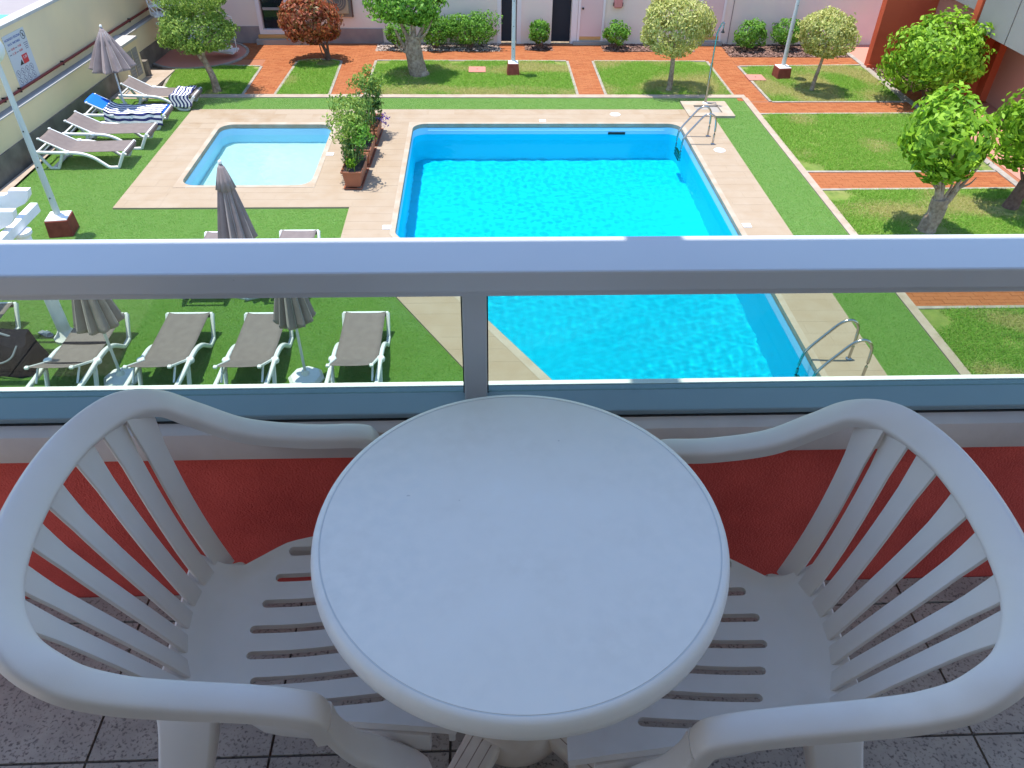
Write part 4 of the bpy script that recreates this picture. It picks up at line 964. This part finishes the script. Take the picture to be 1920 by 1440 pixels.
# ================================================================== LEFT WALL, CABINET, STAIR, PERGOLA
wl = tag(empty('boundary_wall', (0, 0, 0)), 'cream boundary wall with dark plinth, ledge, red pipe and white coping along the loungers', 'wall')
KX = .06
def wallslab(y0, y1, xo0, xo1, z0, z1):               # sheared box following the wall line
    m = MB(); v = []
    for z in (z0, z1):
        for y, xo in ((y0, xo0), (y0, xo1), (y1, xo1), (y1, xo0)): v.append((LW(y)+xo, y, z))
    return m.add(v, [(3, 2, 1, 0), (4, 5, 6, 7), (0, 1, 5, 4), (1, 2, 6, 5), (2, 3, 7, 6), (3, 0, 4, 7)])
Y0, Y1 = 6.0, 24.0
wallslab(Y0, Y1, -.2, .03, -.05, .46).build('plinth', 'plinth_dark', wl)
wallslab(Y0, Y1, -.2, 0, .461, .985).build('low_wall', 'cream_wall', wl)
wallslab(Y0, Y1, -.05, .02, .986, 1.01).build('cap', 'white_cap', wl)
wallslab(Y0, Y1, -.2, -.052, .9855, 1.0).build('ledge', 'ledge_grey', wl)
wallslab(Y0, Y1, -.40, -.205, -.05, 2.28).build('upper_wall', 'cream_wall', wl)
wallslab(Y0, Y1, -.46, -.19, 2.281, 2.34).build('coping', 'white_cap', wl)
pp = MB().tube([(LW(y)-.165, y, 1.17) for y in (Y0, 10, 16, 20, Y1)], .028, 10).build('pipe', 'pipe_red', wl, 60)
for y in (8.6, 10.4, 12.2, 14.0, 15.6, 16.2, 18.0, 19.8, 21.6): MB().box((LW(y)-.175, y, 1.17), (.07, .03, .09)).build('bracket', 'black', pp)
# neighbouring terrace behind the wall
tr_ = struct(MB().sheet([(-16, 6), (LW(6)-.3, 6), (LW(30)-.3, 30), (-16, 30)], 1.9).build('neighbour_terrace', 'terrace_floor'))
mat('neighbour_water', (.03, .28, .55), .1, .5)
struct(MB().add([(-13.5, 15.0, 1.906), (-10.55, 15.0, 1.906), (-10.55, 19.05, 1.906), (-13.5, 19.05, 1.906)], [(0, 1, 2, 3)]).build('neighbour_pool', 'neighbour_water'))
# pool rules sign on the upper wall
sg = empty('pool_rules_sign', (LW(16.75)-.202, 16.75, 1.66)); tag(sg, 'white pool rules board with blue heading and pictograms on the cream wall', 'sign')
sg.rotation_euler.z = math.atan2(1, KX)
MB().box((-.06, 0, 0), (.80, .012, .98)).build('board', 'sign_white', sg)
rot = (R_(90), 0, 0); f_ = -.0075
def tx(s, size, m_, x, z): text_mesh(s, size, m_, sg, (x, f_, z), rot=rot)
tx('HORARIO PISCINA', .068, 'ink_blue', -.14, .40); tx('POOL TIMETABLE', .058, 'ink_blue', -.14, .31)
for k, (a, b) in enumerate((('10.00', '19.00'), ('11.30', '18.00'))):
    z = .215-.085*k; tx(a, .06, 'ink_red', -.25, z); tx(b, .06, 'ink_red', .0, z)
    for x in (-.38, -.125): MB().box((x, f_, z), (.07, .002, .016)).build('rule', 'ink_grey', sg)
MB().box((.05, f_, -.04), (.20, .003, .17)).build('red_panel', 'ink_red', sg); text_mesh('1,10', .075, 'ink_white', sg, (.05, f_-.003, -.01), rot=rot)
MB().add([(-.2, f_, -.12), (-.06, f_, -.12), (-.10, f_, -.02)], [(0, 1, 2)]).build('warning_triangle', 'black', sg)
def ringm(x, z, r, m_='ink_grey'):
    v = []; n = 20
    for k in range(n): a = 6.2832*k/n; v += [(x+r*math.cos(a), f_, z+r*math.sin(a)), (x+r*.84*math.cos(a), f_, z+r*.84*math.sin(a))]
    m = MB().add(v, [(2*k, 2*((k+1) % n), 2*((k+1) % n)+1, 2*k+1) for k in range(n)])
    m.add([(x-r*.6, f_-.0006, z+r*.55), (x-r*.5, f_-.0006, z+r*.65), (x+r*.6, f_-.0006, z-r*.55), (x+r*.5, f_-.0006, z-r*.65)], [(0, 1, 2, 3)])
    m.add([(x-r*.2, f_-.0003, z-r*.4), (x+r*.2, f_-.0003, z-r*.4), (x+r*.15, f_-.0003, z+r*.35), (x-r*.15, f_-.0003, z+r*.35)], [(0, 1, 2, 3)])
    m.build('pictogram', m_, sg)
for r in range(2):
    for c in range(4): ringm(-.36+.17*c, -.235-.15*r, .07)
ringm(.24, .37, .085, 'black')
for k in range(4): MB().box((.24, f_, .22-.035*k), (.16-.02*k, .002, .012)).build('rule', 'ink_grey', sg)
# cabinet
cab = tag(empty('wall_cabinet', (-8.86, 20.25, 0), math.atan2(-KX, 1)), 'cream masonry cabinet with louvred doors built against the boundary wall', 'cabinet')
MB().bx(-.25, .22, -.42, .42, 0, .98).build('body', 'cream_wall', cab); MB().bx(-.27, .25, -.45, .45, .981, 1.04).build('top', 'white_cap', cab)
for y in (-.17, .16):
    dr = MB().bx(.2205, .235, y-.14, y+.14, .18, .82).build('door', 'concrete', cab)
    for k in range(7): MB().bx(.2352, .243, y-.12, y+.12, .25+.07*k, .285+.07*k).build('louvre', 'ledge_grey', dr)
MB().bx(.10, .30, .43, .60, 0, .42).build('side_block', 'plinth_dark', cab)
# spiral stair
sp = tag(empty('spiral_stair', (-7.75, 22.65, .02)), 'white metal spiral stair with thin curved railing behind the ficus tree', 'stair')
MB().tube([(0, 0, 0), (0, 0, 3.0)], .06, 12).build('central_column', 'white_frame', sp, 40)
hel = []; 
for k in range(15):
    a = R_(-8-23*k); z = .17*(k+1); w2 = R_(13)
    pts = [(.05, a-w2*.2), (1.05, a-w2), (1.05, a+w2), (.05, a+w2*.2)]
    MB().prism([(r*math.cos(t), r*math.sin(t)) for r, t in pts][::1], z-.05, z).build('tread', 'white_frame', sp)
    p = (1.05*math.cos(a), 1.05*math.sin(a)); hel.append((p[0], p[1], z))
    MB().tube([(p[0], p[1], z-.04), (p[0]*1.03, p[1]*1.03, z+.85)], .012, 6).build('baluster', 'white_frame', sp, 40)
for h in (.25, .45, .65, .86): MB().tube(crom([(x*1.02, y*1.02, z+h) for x, y, z in hel], 2), .013, 6).build('handrail', 'white_frame', sp, 40)
struct(MB().lathe([(1.28, -.03), (1.28, .012), (.001, .012)], 48, (-7.85, 22.75, 0)).build('stair_pavement', 'lit_wall_and_paving'))
cm = MB(); n = 40; v = []
for k in range(n):
    a = 6.2832*k/n
    for r, z in ((1.28, -.03), (1.36, -.03), (1.36, .03), (1.28, .03)): v.append((-7.85+r*math.cos(a), 22.75+r*math.sin(a), z))
for k in range(n):
    for j in range(4): a = 4*k+j; b = 4*k+(j+1) % 4; c = 4*((k+1) % n); cm.f.append((a, b, c+(j+1) % 4, c+j))
cm.v = v; struct(cm.build('stair_kerb', 'kerb_concrete'))
ld = tag(empty('stair_landing', (-7.9, 22.9, 2.75)), 'white landing slab at the head of the spiral stair', 'landing'); MB().bx(-1.5, 1.25, -1.35, 1.04, 0, .12).build('slab', 'white_paint', ld)
# pergola at the left edge
pg = tag(empty('pergola', (-5.95, 9.12, 0)), 'white pergola with scalloped beam ends at the edge of the artificial turf', 'pergola')
MB().tube([(0, 0, .1), (0, 0, 1.70)], .085, 20).build('post', 'white_paint', pg, 40); MB().lathe([(.17, 0), (.17, .04), (.13, .08), (.10, .13), (.085, .16)], 20).build('post_base', 'white_paint', pg, 40)
MB().lathe([(.085, 1.62), (.12, 1.67), (.12, 1.708)], 20).build('capital', 'white_paint', pg)
def beam(y, z, xend, name='beam'):
    prof = [(-4, 0), (xend-.38, 0), (xend-.22, .02), (xend-.08, .08), (xend, .17), (xend+.02, .26), (xend-.22, .26), (xend-.24, .22), (xend-.30, .195), (xend-.42, .185), (-4, .185)]
    m = MB(); k = len(prof); m.add([(x, y-.05, z+h) for x, h in prof]+[(x, y+.05, z+h) for x, h in prof], [tuple(range(k-1, -1, -1)), tuple(range(k, 2*k))]+[(i, (i+1) % k, k+(i+1) % k, k+i) for i in range(k)])
    bm = m.build(name, 'white_paint', pg); b2 = bmesh.new(); b2.from_mesh(bm.data); bmesh.ops.recalc_face_normals(b2, faces=b2.faces); b2.to_mesh(bm.data); b2.free()
beam(.16, 1.95, .20); beam(-.20, 1.84, .14); beam(-.9, 1.84, .14)
MB().bx(-.08, .02, -1.6, .55, 1.71, 1.838).build('cross_beam', 'white_paint', pg, bevel=.01); MB().bx(-1.2, -1.1, -1.6, .55, 1.71, 1.838).build('cross_beam', 'white_paint', pg, bevel=.01)
MB().bx(-4, -.3, .0, .05, 2.03, 2.06).build('batten', 'white_paint', pg)
pw = tag(empty('white_pillar', (-9.05, 13.0, 0)), 'pale grey-white pillar at the edge behind the pergola', 'pillar'); MB().bx(-.55, .0, -.4, .4, 0, 2.6).build('shaft', 'pole_white', pw, bevel=.01)
# bag, sandal and orange pouch beside the near-left lounger
bgp = tag(empty('beach_bag', (-6.38, 8.50, 0), R_(-12)), 'large navy beach bag slumped on the turf beside the loungers', 'bag')
vs = []; fs = []
NB, NA = 12, 28
for i in range(NB+1):
    t = i/NB; z = .50*t
    for j in range(NA):
        a = 6.2832*j/NA; rx = .44*(1-.10*t**2)*(1+.05*math.sin(3*a+4*t)); ry = .27*(1-.42*t**2)*(1+.07*math.sin(2*a+5*t)+.03*math.sin(5*a+3*t)); sq = (abs(math.cos(a))**4+abs(math.sin(a))**4)**-.25
        vs.append((rx*sq*math.cos(a)*.92, ry*sq*math.sin(a), z+.05*t*math.sin(2*a)+.03*t*math.sin(3*a+1)))
for i in range(NB):
    for j in range(NA): a = i*NA+j; b = i*NA+(j+1) % NA; fs.append((a, b, b+NA, a+NA))
fs.append(tuple(range(NB*NA, NB*NA+NA)))
MB().add(vs, fs).build('body', 'navy_cloth', bgp, 60)
MB().tube(crom([(-.25, -.12, .46), (-.2, -.235, .34), (0, -.285, .24), (.22, -.245, .32), (.28, -.12, .45)], 4), .012, 6).build('strap', 'grey_cloth', bgp, 40)
MB().tube(crom([(-.2, .0, .48), (-.05, -.04, .57), (.15, .0, .48)], 4), .016, 6).build('handle', 'grey_cloth', bgp, 40)
ob = tag(empty('orange_pouch', (-6.86, 9.0, .36)), 'small orange pouch on the lounger above the navy bag', 'pouch')
MB().lathe([(.02, 0), (.10, .01), (.13, .06), (.12, .11), (.06, .15), (.01, .155)], 18).build('body', 'orange_item', ob, 60); MB().lathe([(.012, 0), (.012, .01)], 8, (.02, -.10, .10)).build('button', 'black', ob)
sn = tag(empty('sandal', (-6.28, 9.2, .001), R_(-30)), 'grey sandal with white striped strap lying on the turf', 'sandal')
MB().prism([(-.13, -.04), (-.05, -.045), (.08, -.05), (.13, -.02), (.13, .02), (.08, .05), (-.05, .04), (-.13, .035)], 0, .025).build('sole', 'grey_cloth', sn)
for k in range(3): MB().sweep([(-.0+.03*k, -.048, .02), (.0+.03*k, -.03, .06), (.0+.03*k, .03, .06), (.0+.03*k, .048, .02)], rrect(.015, .006, .002, 1), (0, 0, 1)).build('strap', 'white_frame', sn)

# ================================================================== BACK BUILDING
FY = 23.95
bd = tag(empty('pink_building', (0, FY, 0)), 'pale pink rendered building with doors and grey plinths along the back of the garden', 'building')
opens = [(-6.25, -5.55, .30, 2.2), (.67, 1.12, 0, 2.1), (2.15, 2.72, 0, 2.1)]
cuts = sorted(opens); x = -10.5; k = 0
for (a, b, z0, z1) in cuts:
    MB().bx(x, a, 0, .25, -.05, 4.6).build('wall', 'facade_pink', bd)
    MB().bx(a, b, 0, .25, z1, 4.6).build('wall', 'facade_pink', bd)
    if z0 > 0: MB().bx(a, b, 0, .25, -.05, z0).build('wall', 'facade_pink', bd)
    MB().bx(a, b, .24, .26, z0, z1).build('dark_interior', 'dark_room', bd)
    x = b
MB().bx(x, 12.6, 0, .25, -.05, 4.6).build('wall', 'facade_pink', bd)
MB().bx(-7.6, -6.36, -.035, -.001, -.03, .45).build('plinth', 'facade_plinth', bd); MB().bx(-4.55, -2.80, -.035, -.001, -.03, .40).build('plinth', 'facade_plinth', bd)
# glazed door with white frame and orange sill
dr = MB().bx(-6.2, -5.6, .10, .13, .36, 2.15).build('glass_door', 'dark_glass', bd)
for a, b, c, d in ((-6.36, -6.25, .24, 2.3), (-5.55, -5.44, .24, 2.3)): MB().bx(a, b, -.03, -.001, c, d).build('door_frame', 'door_frame', dr)
MB().bx(-6.25, -5.55, -.03, .12, .24, .36).build('door_frame', 'door_frame', dr); MB().bx(-6.2, -5.6, .08, .099, .86, .93).build('glazing_bar', 'concrete', dr)
MB().bx(-6.40, -5.3, -.12, -.001, .145, .235).build('sill', 'orange_sill', bd); MB().bx(-6.45, -4.6, -.25, -.036, -.03, .14).build('step', 'concrete', bd)
# air conditioner in a recess frame
ac = empty('air_conditioner', (-4.05, FY, .72)); tag(ac, 'beige air conditioner unit in a grey wall frame behind the red-leaved tree', 'air conditioner')
MB().bx(-.42, .42, -.05, -.001, .0, 1.0).build('frame', 'concrete', ac); MB().bx(-.34, .34, -.20, -.051, .12, .78).build('casing', 'ac_beige', ac, bevel=.01)
o = MB().lathe([(.26, 0), (.26, .01), (.24, .012)], 28).build('fan_grille', 'plinth_dark', ac); o.rotation_euler.x = R_(90); o.location = (.05, -.201, .45)
for r in (.08, .14, .2):
    q = [(r*math.cos(6.2832*k/24), r*math.sin(6.2832*k/24), .016) for k in range(25)]; MB().tube(q, .006, 5).build('ring', 'ac_beige', o)
MB().bx(.42, .45, -.09, -.001, .0, 1.0).build('frame_edge', 'bark_dark', ac)
# louvred window
wn = MB().bx(-3.17, -2.35, -.03, -.001, .98, 1.95).build('window', 'door_frame', bd)
for k in range(12): MB().bx(-3.11, -2.41, -.045, -.031, 1.03+.073*k, 1.085+.073*k).build('shutter_slat', 'facade_pink', wn)
def door(x0, x1, z0, label_m='door_pink'):
    d = MB().bx(x0, x1, -.02, -.001, z0, 2.05).build('door', label_m, bd)
    for a, b in ((x0-.07, x0-.002), (x1+.002, x1+.07)): MB().bx(a, b, -.045, -.001, 0.02, 2.1).build('door_frame', 'door_frame', d)
    MB().bx(x0, x1, -.028, -.0205, z0, z0+.09).build('kick_plate', 'orange_sill', d)
    h = MB().lathe([(.022, 0), (.03, .02), (.03, .045), (.01, .055)], 12).build('knob', 'black', d, 40); h.rotation_euler.x = R_(90); h.location = (x0+.06, -.02, .98)
door(2.98, 3.62, .12); door(6.55, 7.16, .14)
MB().bx(2.80, 3.85, -.16, -.046, -.03, .09).build('step', 'concrete', bd); MB().bx(6.4, 7.25, -.18, -.046, -.03, .10).build('step', 'concrete', bd)
MB().bx(1.13, 1.25, -.02, -.001, 0, 2.1).build('pilaster', 'door_frame', bd); MB().bx(2.73, 2.90, -.02, -.001, 0, 2.1).build('pilaster', 'door_frame', bd)
MB().bx(.55, .66, -.02, -.001, 0, 2.1).build('pilaster', 'door_frame', bd)
hr = tag(empty('hose_box', (4.05, FY-.001, 1.0)), 'pink rounded hose box fixed on the pink wall', 'hose box'); MB().bx(-.12, .12, -.12, 0, 0, .55).build('box', 'hose_pink', hr, bevel=.04); 
for x in (-.13, .13): MB().bx(x-.012, x+.012, -.08, -.03, .05, .14).build('clip', 'bark_dark', hr)
MB().tube([(7.45, -.015, .0), (7.45, -.015, 3)], .01, 6).build('cable', 'facade_plinth', bd)

# ================================================================== RED BUILDING ON THE RIGHT
rd = tag(empty('red_building', (0, 0, 0)), 'red rendered building with stepped fin walls and grey concrete balcony', 'building')
MB().bx(10.84, 12.35, 21.68, 21.93, -.05, 4.5).build('fin_wall', 'red_wall', rd); MB().bx(10.80, 12.3, 21.64, 21.679, -.05, .10).build('fin_plinth', 'red_wall', rd)
MB().bx(12.25, 12.6, 19.5, 21.679, -.05, 4.5).build('side_wall', 'lit_wall_and_paving', rd)  # same red building, lighter colour painted in for the sunlit face
MB().bx(11.95, 12.62, 19.28, 19.499, -.05, 4.5).build('fin_wall', 'red_wall', rd)
MB().bx(12.62, 14.0, 19.0, 19.5, -.05, 4.5).build('fin_wall', 'red_wall', rd)
MB().bx(12.80, 13.2, 13.0, 18.999, -.05, 4.5).build('side_wall', 'lit_wall_and_paving', rd)  # sunlit face again, its light painted into the wall colour
bl = MB().bx(12.05, 12.799, 14.0, 19.279, 1.66, 1.80).build('balcony_slab', 'concrete', rd)
for k in range(4): MB().bx(11.99, 12.05, 14.0+1.32*k, 15.28+1.32*k, 1.64, 2.6).build('balcony_panel', 'concrete', bl)
MB().bx(12.0, 12.249, 19.5, 22.0, 2.0, 2.9).build('balcony_panel', 'concrete', rd)
